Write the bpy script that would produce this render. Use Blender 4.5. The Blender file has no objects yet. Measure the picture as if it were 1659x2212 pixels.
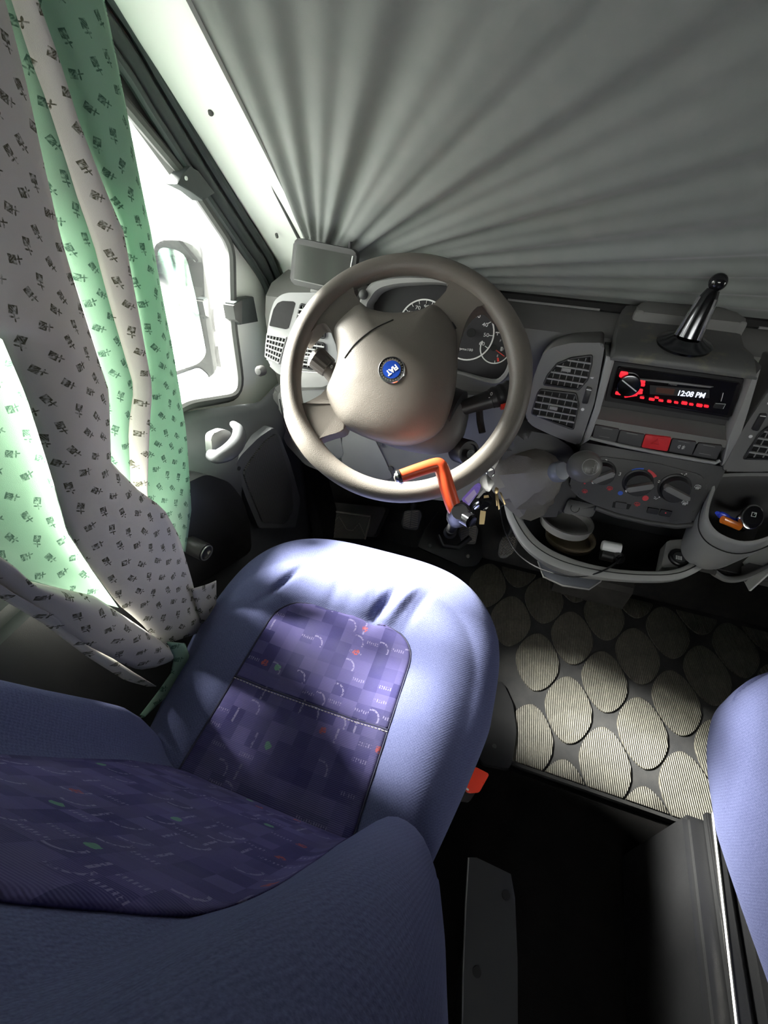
import bpy, bmesh, math, random
from mathutils import Vector, Matrix
from mathutils.geometry import interpolate_bezier
random.seed(7)
V = Vector
sc = bpy.context.scene
col = sc.collection
# ------------------------------------------------------------------ camera
W, H, FPX = 1659.0, 2212.0, 996.0
YAW, PITCH = math.radians(19), math.radians(43)
CAM = V((-.222, 0.0, 1.15))
_h = V((-math.sin(YAW), math.cos(YAW), 0))
CF = _h * math.cos(PITCH) - V((0, 0, math.sin(PITCH)))
CU = _h * math.sin(PITCH) + V((0, 0, math.cos(PITCH)))
CR = V((math.cos(YAW), math.sin(YAW), 0))
cd = bpy.data.cameras.new('camera')
cam = bpy.data.objects.new('camera', cd)
col.objects.link(cam)
cd.sensor_fit = 'HORIZONTAL'
cd.sensor_width = 36.0
cd.lens = FPX / W * 36.0
cd.clip_start = .01
R3 = Matrix((CR, CU, -CF)).transposed()
cam.matrix_world = Matrix.Translation(CAM) @ R3.to_4x4()
sc.camera = cam
# ------------------------------------------------------------------ sky, sun, exposure
w = bpy.data.worlds.new('sky')
sc.world = w
w.use_nodes = True
bg = w.node_tree.nodes['Background']
bg.inputs[0].default_value = (1.0, .99, .96, 1)
bg.inputs[1].default_value = 13.0
sd = bpy.data.lights.new('sun', 'SUN')
sd.energy = 140.0
sd.angle = math.radians(18)
sd.color = (1.0, .97, .90)
sun = bpy.data.objects.new('sun', sd)
col.objects.link(sun)
SUND = V((-.80, .16, .61)).normalized()
sun.rotation_euler = SUND.to_track_quat('Z', 'Y').to_euler()
sc.view_settings.view_transform = 'Standard'
sc.view_settings.look = 'None'
sc.view_settings.exposure = 0.0
sc.view_settings.gamma = 1.0
sc.view_settings.use_curve_mapping = False


# ------------------------------------------------------------------ helpers
def ray(px, py):
    return CF + CR * ((px - W / 2) / FPX) - CU * ((py - H / 2) / FPX)


def P(px, py, ax, v):                      # the point of the plane ax = v seen at a picture position
    r = ray(px, py)
    i = 'xyz'.index(ax)
    return CAM + r * ((v - CAM[i]) / r[i])


class Fr:                                  # a flat working plane of the place: origin, right, up, normal
    def __init__(s, o, n, right=(1, 0, 0)):
        s.o = V(o)
        s.n = V(n).normalized()
        r = V(right)
        s.x = (r - s.n * r.dot(s.n)).normalized()
        s.y = s.n.cross(s.x).normalized()

    def px(s, px, py, d=0):
        r = ray(px, py)
        t = (s.o + s.n * d - CAM).dot(s.n) / r.dot(s.n)
        q = CAM + r * t - s.o
        return (q.dot(s.x), q.dot(s.y))

    def at(s, u, v, d=0):
        return s.o + s.x * u + s.y * v + s.n * d

    def P(s, px, py, d=0):
        u, v = s.px(px, py, d)
        return s.at(u, v, d)

    def poly(s, pts, d=0):
        return [s.px(a, b, d) for a, b in pts]


WM = {}


def wm(o):
    return WM.get(o.name, Matrix.Identity(4))


def finish(o, parent=None):
    col.objects.link(o)
    if parent is not None:
        o.parent = parent
        o.matrix_parent_inverse = wm(parent).inverted()
    return o


def tag(o, label, cat, group=None, kind=None):
    o['label'] = label
    o['category'] = cat
    if group:
        o['group'] = group
    if kind:
        o['kind'] = kind
    return o


def thing(name, loc, label, cat, group=None):
    o = bpy.data.objects.new(name, None)
    o.empty_display_size = .05
    o.location = loc
    col.objects.link(o)
    WM[o.name] = Matrix.Translation(V(loc))
    return tag(o, label, cat, group)


def struct(o):
    o['kind'] = 'structure'
    return o


def mesh_from(name, verts, faces, mat, smooth=True, uvs=None, ang=35):
    me = bpy.data.meshes.new(name)
    me.from_pydata([tuple(v) for v in verts], [], faces)
    me.validate()
    if mat:
        me.materials.append(mat)
    if uvs is not None:
        ul = me.uv_layers.new(name='UVMap')
        for l in me.loops:
            ul.data[l.index].uv = uvs[l.vertex_index]
    if smooth:
        for p in me.polygons:
            p.use_smooth = True
        me.set_sharp_from_angle(angle=math.radians(ang))
    return me


def mk(name, verts, faces, mat, parent=None, smooth=True, uvs=None, ang=35, fix=True):
    me = mesh_from(name, verts, faces, mat, smooth, uvs, ang)
    if fix:
        bm = bmesh.new()
        bm.from_mesh(me)
        bmesh.ops.recalc_face_normals(bm, faces=bm.faces)
        bm.to_mesh(me)
        bm.free()
    return finish(bpy.data.objects.new(name, me), parent)


def from_bm(name, bm, mat, parent=None, smooth=True, ang=35):
    bmesh.ops.recalc_face_normals(bm, faces=bm.faces)
    me = bpy.data.meshes.new(name)
    bm.to_mesh(me)
    bm.free()
    if mat:
        me.materials.append(mat)
    if smooth:
        for p in me.polygons:
            p.use_smooth = True
        me.set_sharp_from_angle(angle=math.radians(ang))
    return finish(bpy.data.objects.new(name, me), parent)


def add_prism(bm, fr, pts, d0, d1, bev=0, seg=2):
    if sum(pts[i][0] * pts[(i + 1) % len(pts)][1] - pts[(i + 1) % len(pts)][0] * pts[i][1] for i in range(len(pts))) < 0:
        pts = pts[::-1]
    a = [bm.verts.new(fr.at(u, v, d0)) for u, v in pts]
    b = [bm.verts.new(fr.at(u, v, d1)) for u, v in pts]
    top = bm.faces.new(b)
    bm.faces.new(a[::-1])
    n = len(pts)
    for i in range(n):
        bm.faces.new((a[i], a[(i + 1) % n], b[(i + 1) % n], b[i]))
    if bev:
        es = list(top.edges)
        bmesh.ops.bevel(bm, geom=es, offset=bev, segments=seg, profile=.6, affect='EDGES', clamp_overlap=True)


def prism(name, fr, pts, d0, d1, mat, parent=None, bev=0, seg=2, ang=30):
    bm = bmesh.new()
    add_prism(bm, fr, pts, d0, d1, bev, seg)
    return from_bm(name, bm, mat, parent, ang=ang)


def rnd(pts, r, n=4):                      # round a polygon's corners
    out = []
    m = len(pts)
    rr = r if isinstance(r, (list, tuple)) else [r] * m
    for i in range(m):
        p = V(pts[i])
        a = V(pts[i - 1]) - p
        b = V(pts[(i + 1) % m]) - p
        k = min(rr[i], a.length * .45, b.length * .45)
        if k < 1e-6:
            out.append(tuple(p))
            continue
        A = p + a.normalized() * k
        B = p + b.normalized() * k
        for j in range(n + 1):
            t = j / n
            out.append(tuple((1 - t) ** 2 * A + 2 * t * (1 - t) * p + t * t * B))
    return out


def spline(pts, n=6, closed=False):
    pts = [V(p) for p in pts]
    m = len(pts)
    out = []
    for i in range(m if closed else m - 1):
        if closed:
            p0, p1, p2, p3 = pts[i - 1], pts[i], pts[(i + 1) % m], pts[(i + 2) % m]
        else:
            p1, p2 = pts[i], pts[i + 1]
            p0 = pts[i - 1] if i else p1 * 2 - p2
            p3 = pts[i + 2] if i + 2 < m else p2 * 2 - p1
        for j in range(n):
            t = j / n
            out.append(.5 * ((2 * p1) + (p2 - p0) * t + (2 * p0 - 5 * p1 + 4 * p2 - p3) * t * t + (3 * p1 - p0 - 3 * p2 + p3) * t ** 3))
    if not closed:
        out.append(pts[-1])
    return out


def resample(pts, n):
    pts = [V(p) for p in pts]
    L = [0]
    for i in range(1, len(pts)):
        L.append(L[-1] + (pts[i] - pts[i - 1]).length)
    out = []
    k = 0
    for i in range(n):
        s = L[-1] * i / (n - 1)
        while k < len(pts) - 2 and L[k + 1] < s:
            k += 1
        d = L[k + 1] - L[k]
        out.append(pts[k].lerp(pts[k + 1], (s - L[k]) / d if d > 1e-9 else 0))
    return out


def add_tube(bm, path, rad, seg=10, closed=False, caps=True, flat=1.0, up=None):
    path = [V(p) for p in path]
    n = len(path)
    rads = rad if isinstance(rad, (list, tuple)) else [rad] * n
    rings = []
    prev = None
    for i in range(n):
        a = path[(i - 1) % n] if (closed or i) else path[i]
        b = path[(i + 1) % n] if (closed or i < n - 1) else path[i]
        t = (b - a).normalized()
        if up is not None:
            s = t.cross(V(up)).normalized()
        elif prev is None:
            s = t.orthogonal().normalized()
        else:
            s = (prev - t * prev.dot(t)).normalized()
        prev = s
        q = t.cross(s)
        rings.append([bm.verts.new(path[i] + (s * math.cos(k * 2 * math.pi / seg) + q * (math.sin(k * 2 * math.pi / seg) * flat)) * rads[i]) for k in range(seg)])
    for i in range(n if closed else n - 1):
        A, B = rings[i], rings[(i + 1) % n]
        for k in range(seg):
            bm.faces.new((A[k], A[(k + 1) % seg], B[(k + 1) % seg], B[k]))
    if caps and not closed:
        bm.faces.new(rings[0][::-1])
        bm.faces.new(rings[-1])


def tube(name, path, rad, mat, parent=None, seg=10, closed=False, flat=1.0, up=None, ang=40):
    bm = bmesh.new()
    add_tube(bm, path, rad, seg, closed, True, flat, up)
    return from_bm(name, bm, mat, parent, ang=ang)


def add_lathe(bm, o, axis, prof, seg=24, right=(1, 0, 0)):
    f = Fr(o, axis, right if abs(V(axis).normalized().dot(V(right))) < .95 else (0, 1, 0))
    rings = []
    for r, z in prof:
        if r < 1e-6:
            rings.append([bm.verts.new(f.at(0, 0, z))])
        else:
            rings.append([bm.verts.new(f.at(r * math.cos(k * 2 * math.pi / seg), r * math.sin(k * 2 * math.pi / seg), z)) for k in range(seg)])
    for A, B in zip(rings, rings[1:]):
        for k in range(seg):
            k2 = (k + 1) % seg
            if len(A) == 1 and len(B) == 1:
                continue
            if len(A) == 1:
                bm.faces.new((A[0], B[k2], B[k]))
            elif len(B) == 1:
                bm.faces.new((A[k], A[k2], B[0]))
            else:
                bm.faces.new((A[k], A[k2], B[k2], B[k]))
    if len(rings[0]) > 1:
        bm.faces.new(rings[0][::-1])
    if len(rings[-1]) > 1:
        bm.faces.new(rings[-1])


def lathe(name, o, axis, prof, mat, parent=None, seg=24, ang=35):
    bm = bmesh.new()
    add_lathe(bm, o, axis, prof, seg)
    return from_bm(name, bm, mat, parent, ang=ang)


def loft(name, rings, mat, parent=None, closed=True, caps=True, ang=40, uvs=None):
    vs, fs = [], []
    m = len(rings[0])
    for r in rings:
        vs += [V(p) for p in r]
    for i in range(len(rings) - 1):
        for k in range(m if closed else m - 1):
            k2 = (k + 1) % m
            fs.append((i * m + k, i * m + k2, (i + 1) * m + k2, (i + 1) * m + k))
    if caps and closed:
        fs.append(tuple(range(m))[::-1])
        fs.append(tuple(range((len(rings) - 1) * m, len(rings) * m)))
    return mk(name, vs, fs, mat, parent, ang=ang, uvs=uvs)


def grid(name, fn, nu, nv, mat, parent=None, thick=0, uvfn=None, ang=60, flip=False):
    vs, uv, fs = [], [], []
    for j in range(nv + 1):
        for i in range(nu + 1):
            vs.append(fn(i / nu, j / nv))
            uv.append(uvfn(i / nu, j / nv) if uvfn else (i / nu, j / nv))
    for j in range(nv):
        for i in range(nu):
            q = (j * (nu + 1) + i, j * (nu + 1) + i + 1, (j + 1) * (nu + 1) + i + 1, (j + 1) * (nu + 1) + i)
            fs.append(q[::-1] if flip else q)
    o = mk(name, vs, fs, mat, parent, uvs=uv, ang=ang, fix=False)
    if thick:
        s = o.modifiers.new('thickness', 'SOLIDIFY')
        s.thickness = thick
        s.offset = -1
    return o


def box(name, c, size, mat, parent=None, bev=.003, seg=2):
    f = Fr(c, (0, 0, 1))
    bm = bmesh.new()
    bmesh.ops.create_cube(bm, size=1)
    for v in bm.verts:
        v.co = V(c) + V((v.co.x * size[0], v.co.y * size[1], v.co.z * size[2]))
    if bev:
        bmesh.ops.bevel(bm, geom=list(bm.edges), offset=bev, segments=seg, affect='EDGES', clamp_overlap=True)
    return from_bm(name, bm, mat, parent)


def text(name, body, fr, u, v, d, size, mat, parent=None, rot=0, ext=.0003, bold=0, sx=1.0):
    cu = bpy.data.curves.new(name, 'FONT')
    cu.body = body
    cu.size = size
    cu.align_x = 'CENTER'
    cu.align_y = 'CENTER'
    cu.extrude = ext
    cu.offset = bold
    cu.resolution_u = 3
    t = bpy.data.objects.new(name + '_tmp', cu)
    col.objects.link(t)
    bpy.context.view_layer.update()
    me = bpy.data.meshes.new_from_object(t.evaluated_get(bpy.context.evaluated_depsgraph_get()))
    bpy.data.objects.remove(t)
    bpy.data.curves.remove(cu)
    c, s = math.cos(rot), math.sin(rot)
    for vv in me.vertices:
        x, y, z = vv.co
        x *= sx
        vv.co = fr.at(u + x * c - y * s, v + x * s + y * c, d + z)
    me.materials.clear()
    me.materials.append(mat)
    me.name = name
    return finish(bpy.data.objects.new(name, me), parent)


def disc(name, fr, u, v, d0, d1, r, mat, parent=None, seg=24, bev=0, ry=None):
    pts = [(u + r * math.cos(k * 2 * math.pi / seg), v + (ry or r) * math.sin(k * 2 * math.pi / seg)) for k in range(seg)]
    return prism(name, fr, pts, d0, d1, mat, parent, bev)


def ringstrip(name, fr, u, v, d0, d1, r0, r1, mat, parent=None, a0=0, a1=360, seg=40, ry=1.0):
    full = abs(a1 - a0) >= 359.9
    n = seg
    vs, fs = [], []
    for k in range(n + (0 if full else 1)):
        a = math.radians(a0 + (a1 - a0) * k / n)
        for r, d in ((r0, d0), (r1, d0), (r1, d1), (r0, d1)):
            vs.append(fr.at(u + r * math.cos(a), v + r * ry * math.sin(a), d))
    m = n if full else n + 1
    for k in range(n):
        a, b = k * 4, ((k + 1) % m) * 4
        for j in range(4):
            fs.append((a + j, a + (j + 1) % 4, b + (j + 1) % 4, b + j))
    if not full:
        fs.append((0, 1, 2, 3))
        fs.append((n * 4 + 3, n * 4 + 2, n * 4 + 1, n * 4))
    return mk(name, vs, fs, mat, parent, ang=40)


def mirrored(o, parent, cx=.016):
    c = o.copy()
    c.data = o.data.copy()
    for v in c.data.vertices:
        v.co.x = cx - v.co.x
    c.data.flip_normals()
    col.objects.link(c)
    c.parent = parent
    c.matrix_parent_inverse = wm(parent).inverted()
    return c


# ------------------------------------------------------------------ materials
class NT:
    def __init__(s, m):
        s.t = m.node_tree
        s.n = s.t.nodes
        s.l = s.t.links

    def new(s, typ, **kw):
        n = s.n.new(typ)
        for k, v in kw.items():
            setattr(n, k, v)
        return n

    def put(s, sock, v):
        if hasattr(v, 'is_output') or hasattr(v, 'links'):
            s.l.new(v, sock)
        else:
            sock.default_value = v

    def m(s, op, a, b=0.0, c=0.0):
        n = s.new('ShaderNodeMath', operation=op)
        s.put(n.inputs[0], a)
        s.put(n.inputs[1], b)
        s.put(n.inputs[2], c)
        return n.outputs[0]

    def mix(s, f, a, b):
        n = s.new('ShaderNodeMix', data_type='RGBA')
        s.put(n.inputs[0], f)
        for i, v in ((6, a), (7, b)):
            if isinstance(v, tuple):
                v = v if len(v) == 4 else v + (1,)
            s.put(n.inputs[i], v)
        return n.outputs[2]

    def obj(s):
        return s.new('ShaderNodeTexCoord').outputs['Object']

    def uv(s):
        return s.new('ShaderNodeTexCoord').outputs['UV']

    def noise(s, vec, scale, detail=2, rough=.5):
        n = s.new('ShaderNodeTexNoise')
        n.inputs['Scale'].default_value = scale
        n.inputs['Detail'].default_value = detail
        n.inputs['Roughness'].default_value = rough
        s.l.new(vec, n.inputs['Vector'])
        return n.outputs[0]

    def ramp(s, f, a, b):
        n = s.new('ShaderNodeMapRange')
        s.put(n.inputs[0], f)
        n.inputs[1].default_value = a
        n.inputs[2].default_value = b
        return n.outputs[0]

    def sep(s, v):
        n = s.new('ShaderNodeSeparateXYZ')
        s.l.new(v, n.inputs[0])
        return n.outputs

    def comb(s, x, y, z=0.0):
        n = s.new('ShaderNodeCombineXYZ')
        for i, v in enumerate((x, y, z)):
            s.put(n.inputs[i], v)
        return n.outputs[0]

    def white(s, v):
        n = s.new('ShaderNodeTexWhiteNoise', noise_dimensions='3D')
        s.l.new(v, n.inputs[0])
        return n.outputs[0]

    def bump(s, h, st, dist=.001):
        n = s.new('ShaderNodeBump')
        n.inputs['Strength'].default_value = st
        n.inputs['Distance'].default_value = dist
        s.l.new(h, n.inputs['Height'])
        return n.outputs[0]


def base(name, c, rough=.5, metal=0, spec=.5):
    m = bpy.data.materials.new(name)
    m.use_nodes = True
    b = m.node_tree.nodes['Principled BSDF']
    b.inputs['Base Color'].default_value = (*c, 1)
    b.inputs['Roughness'].default_value = rough
    b.inputs['Metallic'].default_value = metal
    b.inputs['Specular IOR Level'].default_value = spec
    return m, NT(m), b


def plastic(name, c, rough=.5, grain=900, gs=.25, dirt=.12, spec=.45):
    m, t, b = base(name, c, rough, 0, spec)
    o = t.obj()
    n1 = t.noise(o, 9, 4)
    t.l.new(t.mix(t.m('MULTIPLY', t.ramp(n1, .35, .7), dirt * 2), tuple(c), tuple(min(1, x * 1.5 + .02) for x in c)), b.inputs['Base Color'])
    t.l.new(t.bump(t.noise(o, grain, 2), gs, .0006), b.inputs['Normal'])
    t.l.new(t.m('ADD', t.m('MULTIPLY', t.noise(o, 40, 3), .18), rough - .09), b.inputs['Roughness'])
    return m


def simple(name, c, rough=.5, metal=0, spec=.5):
    m, t, b = base(name, c, rough, metal, spec)
    n = t.noise(t.obj(), 120, 2)
    t.l.new(t.m('ADD', t.m('MULTIPLY', n, .12), max(0, rough - .06)), b.inputs['Roughness'])
    return m


def emis(name, c, s):
    m, t, b = base(name, tuple(x * .4 for x in c), .4)
    b.inputs['Emission Color'].default_value = (*c, 1)
    b.inputs['Emission Strength'].default_value = s
    return m


M = {}
M['dash'] = plastic('dash_plastic', (.145, .143, .136), .5)
M['dash_dark'] = plastic('dark_plastic', (.056, .055, .054), .48)
M['dash_light'] = plastic('grey_trim_plastic', (.24, .238, .23), .45)
M['pod'] = plastic('dash_plastic_lit', (.30, .30, .30), .5)  # dash plastic made paler to carry the window glare
M['black'] = plastic('black_plastic', (.012, .012, .013), .42, dirt=.05)
M['hole'] = simple('vent_cavity_black', (.006, .006, .006), .8)
M['door'] = plastic('door_plastic', (.062, .065, .068), .5)
M['wheel'] = plastic('wheel_leatherette', (.115, .102, .088), .48, 700, .35, .18)
M['rubber'] = plastic('seal_rubber', (.03, .036, .036), .6, 300, .3)
M['gasket'] = plastic('window_rubber', (.055, .055, .053), .6, 300, .3)
M['white'] = simple('white_painted_steel', (.80, .83, .78), .35)
M['roof'] = simple('roof_lining', (.045, .045, .045), .9)
M['wall_dark'] = simple('dark_side_lining', (.06, .06, .06), .8)
M['rear'] = simple('dim_wood_furniture', (.05, .035, .028), .7)
M['chrome'] = simple('chrome', (.62, .62, .63), .16, 1)
M['dchrome'] = simple('dark_chrome', (.10, .10, .105), .18, 1)
M['steel'] = simple('worn_steel', (.42, .41, .39), .35, 1)
M['brass'] = simple('brass', (.5, .38, .2), .35, 1)
M['orange'] = simple('orange_red_vinyl', (.78, .095, .03), .32)
M['redplastic'] = simple('red_plastic', (.75, .045, .025), .35)
M['hazard'] = simple('red_switch_plastic', (.62, .02, .025), .4)
M['print'] = simple('white_print', (.75, .75, .72), .5)
M['redprint'] = simple('red_print', (.65, .05, .06), .5)
M['blueprint'] = simple('blue_print', (.03, .10, .50), .5)
M['badgeblue'] = simple('blue_enamel', (.012, .045, .28), .22)
M['purple'] = simple('violet_plastic', (.33, .22, .80), .25)
M['bluepen'] = simple('blue_plastic', (.02, .06, .62), .3)
M['orangepl'] = simple('orange_plastic', (.80, .20, .02), .25)
M['glossblack'] = simple('gloss_black', (.008, .008, .009), .1)
M['screen'] = simple('switched_off_screen', (.05, .052, .048), .13)
M['dial'] = simple('dial_black', (.018, .017, .019), .45)
M['ledred'] = emis('red_led_key', (1.0, .015, .03), 1.3)
M['lcd'] = emis('lcd_white_segments', (.75, .82, 1.0), 1.6)
M['metalplate'] = plastic('grey_painted_metal', (.03, .031, .032), .4, 200, .1)
M['glass_dish'] = simple('silver_dish', (.34, .335, .32), .42, .15)
M['whiteplastic'] = simple('white_plastic', (.75, .75, .74), .3)
M['mirror_black'] = plastic('mirror_housing_plastic', (.022, .022, .024), .5)
M['mirror_glass'] = simple('mirror_glass', (.75, .80, .84), .05, 1)
M['thread'] = simple('pale_thread', (.55, .50, .50), .8)
M['piping'] = simple('dark_piping', (.02, .02, .05), .8)
M['ground'] = simple('asphalt', (.10, .10, .10), .9)
M['buckle'] = simple('buckle_red', (.85, .06, .03), .3)


def m_glass():
    m = bpy.data.materials.new('window_glass')
    m.use_nodes = True
    t = NT(m)
    t.n.remove(t.n['Principled BSDF'])
    tr = t.new('ShaderNodeBsdfTransparent')
    tr.inputs[0].default_value = (.93, .96, .95, 1)
    gl = t.new('ShaderNodeBsdfGlossy')
    gl.inputs['Roughness'].default_value = .02
    mx = t.new('ShaderNodeMixShader')
    fz = t.new('ShaderNodeFresnel')
    fz.inputs[0].default_value = 1.45
    t.l.new(t.m('MULTIPLY', fz.outputs[0], .6), mx.inputs[0])
    t.l.new(tr.outputs[0], mx.inputs[1])
    t.l.new(gl.outputs[0], mx.inputs[2])
    t.l.new(mx.outputs[0], t.n['Material Output'].inputs[0])
    return m


M['glass'] = m_glass()


def m_clear():
    m = bpy.data.materials.new('clear_grey_plastic')
    m.use_nodes = True
    b = m.node_tree.nodes['Principled BSDF']
    b.inputs['Base Color'].default_value = (.30, .31, .34, 1)
    b.inputs['Roughness'].default_value = .2
    b.inputs['Alpha'].default_value = .45
    return m


M['clear'] = m_clear()


def m_weave(name, c, c2):
    m, t, b = base(name, c, .92, 0, .15)
    o = t.obj()
    sx, sy, sz = t.sep(o)[:3]
    k = 1500.0
    a = t.m('SINE', t.m('MULTIPLY', t.m('ADD', sx, t.m('MULTIPLY', sz, .5)), k))
    bb = t.m('SINE', t.m('MULTIPLY', t.m('ADD', sy, t.m('MULTIPLY', sz, .7)), k))
    h = t.m('MULTIPLY', a, bb)
    n = t.noise(o, 700, 3)
    f = t.ramp(t.m('ADD', t.m('MULTIPLY', h, .10), n), .25, .85)
    t.l.new(t.mix(f, c, c2), b.inputs['Base Color'])
    t.l.new(t.bump(t.m('ADD', t.m('MULTIPLY', h, .3), n), .4, .0006), b.inputs['Normal'])
    b.inputs['Sheen Weight'].default_value = .08
    b.inputs['Sheen Roughness'].default_value = .5
    b.inputs['Sheen Tint'].default_value = (.6, .65, .95, 1)
    return m


M['seat'] = m_weave('blue_seat_cloth', (.066, .074, .155), (.128, .140, .265))


def m_insert():
    m, t, b = base('violet_patterned_cloth', (.1, .09, .2), .9, 0, .15)
    u = t.uv()
    sx, sy = t.sep(u)[:2]
    cs = 1 / .021
    cx = t.m('FLOOR', t.m('MULTIPLY', sx, cs))
    cy = t.m('FLOOR', t.m('MULTIPLY', sy, cs))
    fx = t.m('FRACT', t.m('MULTIPLY', sx, cs))
    fy = t.m('FRACT', t.m('MULTIPLY', sy, cs))
    r = t.white(t.comb(cx, cy, 1))
    r2 = t.white(t.comb(cx, cy, 5))
    r3 = t.white(t.comb(cx, cy, 9))
    c = t.mix(t.ramp(r, .0, 1), (.040, .036, .125), (.105, .092, .23))
    big = t.noise(u, 14, 2)
    c = t.mix(t.m('MULTIPLY', t.ramp(big, .45, .65), .5), c, (.085, .080, .155))
    # small woven marks: bars, arcs and rows of ticks inside single checks
    ticks = t.m('GREATER_THAN', t.m('SINE', t.m('MULTIPLY', sx, 1900.0)), .1)
    band = t.m('MULTIPLY', t.m('GREATER_THAN', fy, .38), t.m('LESS_THAN', fy, .62))
    g1 = t.m('MULTIPLY', t.m('MULTIPLY', ticks, band), t.m('GREATER_THAN', r2, .86))
    ln = t.m('MULTIPLY', t.m('GREATER_THAN', fx, .42), t.m('LESS_THAN', fx, .56))
    g2 = t.m('MULTIPLY', ln, t.m('LESS_THAN', r2, .07))
    dx = t.m('SUBTRACT', fx, .2)
    dy = t.m('SUBTRACT', fy, .2)
    rad = t.m('SQRT', t.m('ADD', t.m('MULTIPLY', dx, dx), t.m('MULTIPLY', dy, dy)))
    g3 = t.m('MULTIPLY', t.m('LESS_THAN', t.m('ABSOLUTE', t.m('SUBTRACT', rad, .6)), .06), t.m('LESS_THAN', t.m('ABSOLUTE', t.m('SUBTRACT', r2, .45)), .07))
    g = t.m('MINIMUM', t.m('ADD', t.m('ADD', g1, g2), g3), 1.0)
    brk = t.m('GREATER_THAN', t.noise(u, 320, 1), .44)
    c = t.mix(t.m('MULTIPLY', t.m('MULTIPLY', g, brk), .55), c, (.30, .27, .42))
    dot = t.m('LESS_THAN', t.m('SQRT', t.m('ADD', t.m('POWER', t.m('SUBTRACT', fx, .5), 2.0), t.m('POWER', t.m('SUBTRACT', fy, .5), 2.0))), t.m('ADD', .08, t.m('MULTIPLY', t.noise(u, 190, 2), .32)))
    d1 = t.m('MULTIPLY', t.m('MULTIPLY', dot, t.m('GREATER_THAN', r3, .975)), brk)
    c = t.mix(t.m('MULTIPLY', d1, .7), c, (.42, .08, .05))
    d2 = t.m('MULTIPLY', t.m('MULTIPLY', dot, t.m('LESS_THAN', r3, .010)), 1.0)
    c = t.mix(t.m('MULTIPLY', d2, .6), c, (.16, .38, .20))
    t.l.new(c, b.inputs['Base Color'])
    h = t.m('ADD', t.m('SINE', t.m('MULTIPLY', sy, 3000.0)), t.noise(u, 900, 2))
    t.l.new(t.bump(h, .35, .0005), b.inputs['Normal'])
    b.inputs['Sheen Weight'].default_value = .05
    b.inputs['Sheen Tint'].default_value = (.7, .6, 1, 1)
    return m


M['insert'] = m_insert()


def m_curtain(name, c, motif, trans):
    m, t, b = base(name, c, .9, 0, .1)
    u = t.uv()
    wob = t.noise(u, 25, 1)
    sx, sy = t.sep(u)[:2]
    k = 1 / .023
    X = t.m('MULTIPLY', sx, k)
    Y = t.m('MULTIPLY', sy, k * .9)
    row = t.m('FLOOR', Y)
    X = t.m('ADD', X, t.m('MULTIPLY', t.m('MODULO', row, 2.0), .5))
    cell = t.comb(t.m('FLOOR', X), row, 0.0)
    r1 = t.white(cell)
    r2 = t.white(t.comb(t.m('FLOOR', X), row, 7.0))
    fx = t.m('SUBTRACT', t.m('FRACT', X), t.m('ADD', .5, t.m('MULTIPLY', t.m('SUBTRACT', r1, .5), .25)))
    fy = t.m('SUBTRACT', t.m('FRACT', Y), .5)
    an = t.m('MULTIPLY', t.m('SUBTRACT', r2, .5), 2.4)
    cs, sn = t.m('COSINE', an), t.m('SINE', an)
    rx = t.m('SUBTRACT', t.m('MULTIPLY', fx, cs), t.m('MULTIPLY', fy, sn))
    ry = t.m('ADD', t.m('MULTIPLY', fx, sn), t.m('MULTIPLY', fy, cs))
    mxn = t.m('MAXIMUM', t.m('ABSOLUTE', rx), t.m('ABSOLUTE', t.m('SUBTRACT', ry, .06)))
    rose = t.m('LESS_THAN', mxn, .155)
    inner = t.m('LESS_THAN', mxn, .10)
    lines = t.m('MULTIPLY', inner, t.m('GREATER_THAN', t.m('SINE', t.m('MULTIPLY', t.m('ADD', rx, ry), 60.0)), .2))
    st = t.m('MULTIPLY', t.m('LESS_THAN', t.m('ABSOLUTE', t.m('SUBTRACT', rx, t.m('MULTIPLY', ry, -.25))), .025), t.m('MULTIPLY', t.m('LESS_THAN', ry, -.05), t.m('GREATER_THAN', ry, -.36)))
    lf = t.m('LESS_THAN', t.m('ADD', t.m('POWER', t.m('DIVIDE', t.m('SUBTRACT', t.m('ABSOLUTE', t.m('SUBTRACT', rx, .03)), .09), .085), 2.0), t.m('POWER', t.m('DIVIDE', t.m('ADD', ry, .2), .035), 2.0)), 1.0)
    g = t.m('MINIMUM', t.m('ADD', t.m('ADD', t.m('SUBTRACT', rose, t.m('MULTIPLY', lines, .35)), st), lf), 1.0)
    g = t.m('MULTIPLY', g, t.ramp(t.noise(u, 260, 1), .25, .55))
    c2 = t.mix(g, c, motif)
    t.l.new(c2, b.inputs['Base Color'])
    t.l.new(t.bump(t.m('ADD', t.noise(u, 1200, 2), t.m('MULTIPLY', wob, 8.0)), .3, .0008), b.inputs['Normal'])
    tl = t.new('ShaderNodeBsdfTranslucent')
    t.l.new(c2, tl.inputs[0])
    mx = t.new('ShaderNodeMixShader')
    mx.inputs[0].default_value = trans
    t.l.new(b.outputs[0], mx.inputs[1])
    t.l.new(tl.outputs[0], mx.inputs[2])
    t.l.new(mx.outputs[0], t.n['Material Output'].inputs[0])
    return m


M['curt_white'] = m_curtain('printed_white_cotton', (.60, .58, .55), (.10, .10, .07), .05)
M['curt_green'] = m_curtain('printed_green_cotton', (.30, .47, .35), (.07, .14, .10), .16)


def m_cover():
    m, t, b = base('grey_thermal_cloth', (.16, .17, .165), .75, 0, .25)
    o = t.obj()
    t.l.new(t.mix(t.noise(o, 30, 3), (.15, .165, .155), (.20, .205, .195)), b.inputs['Base Color'])
    t.l.new(t.bump(t.noise(o, 1400, 2), .25, .0005), b.inputs['Normal'])
    b.inputs['Sheen Weight'].default_value = .2
    return m


M['cover'] = m_cover()


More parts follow.
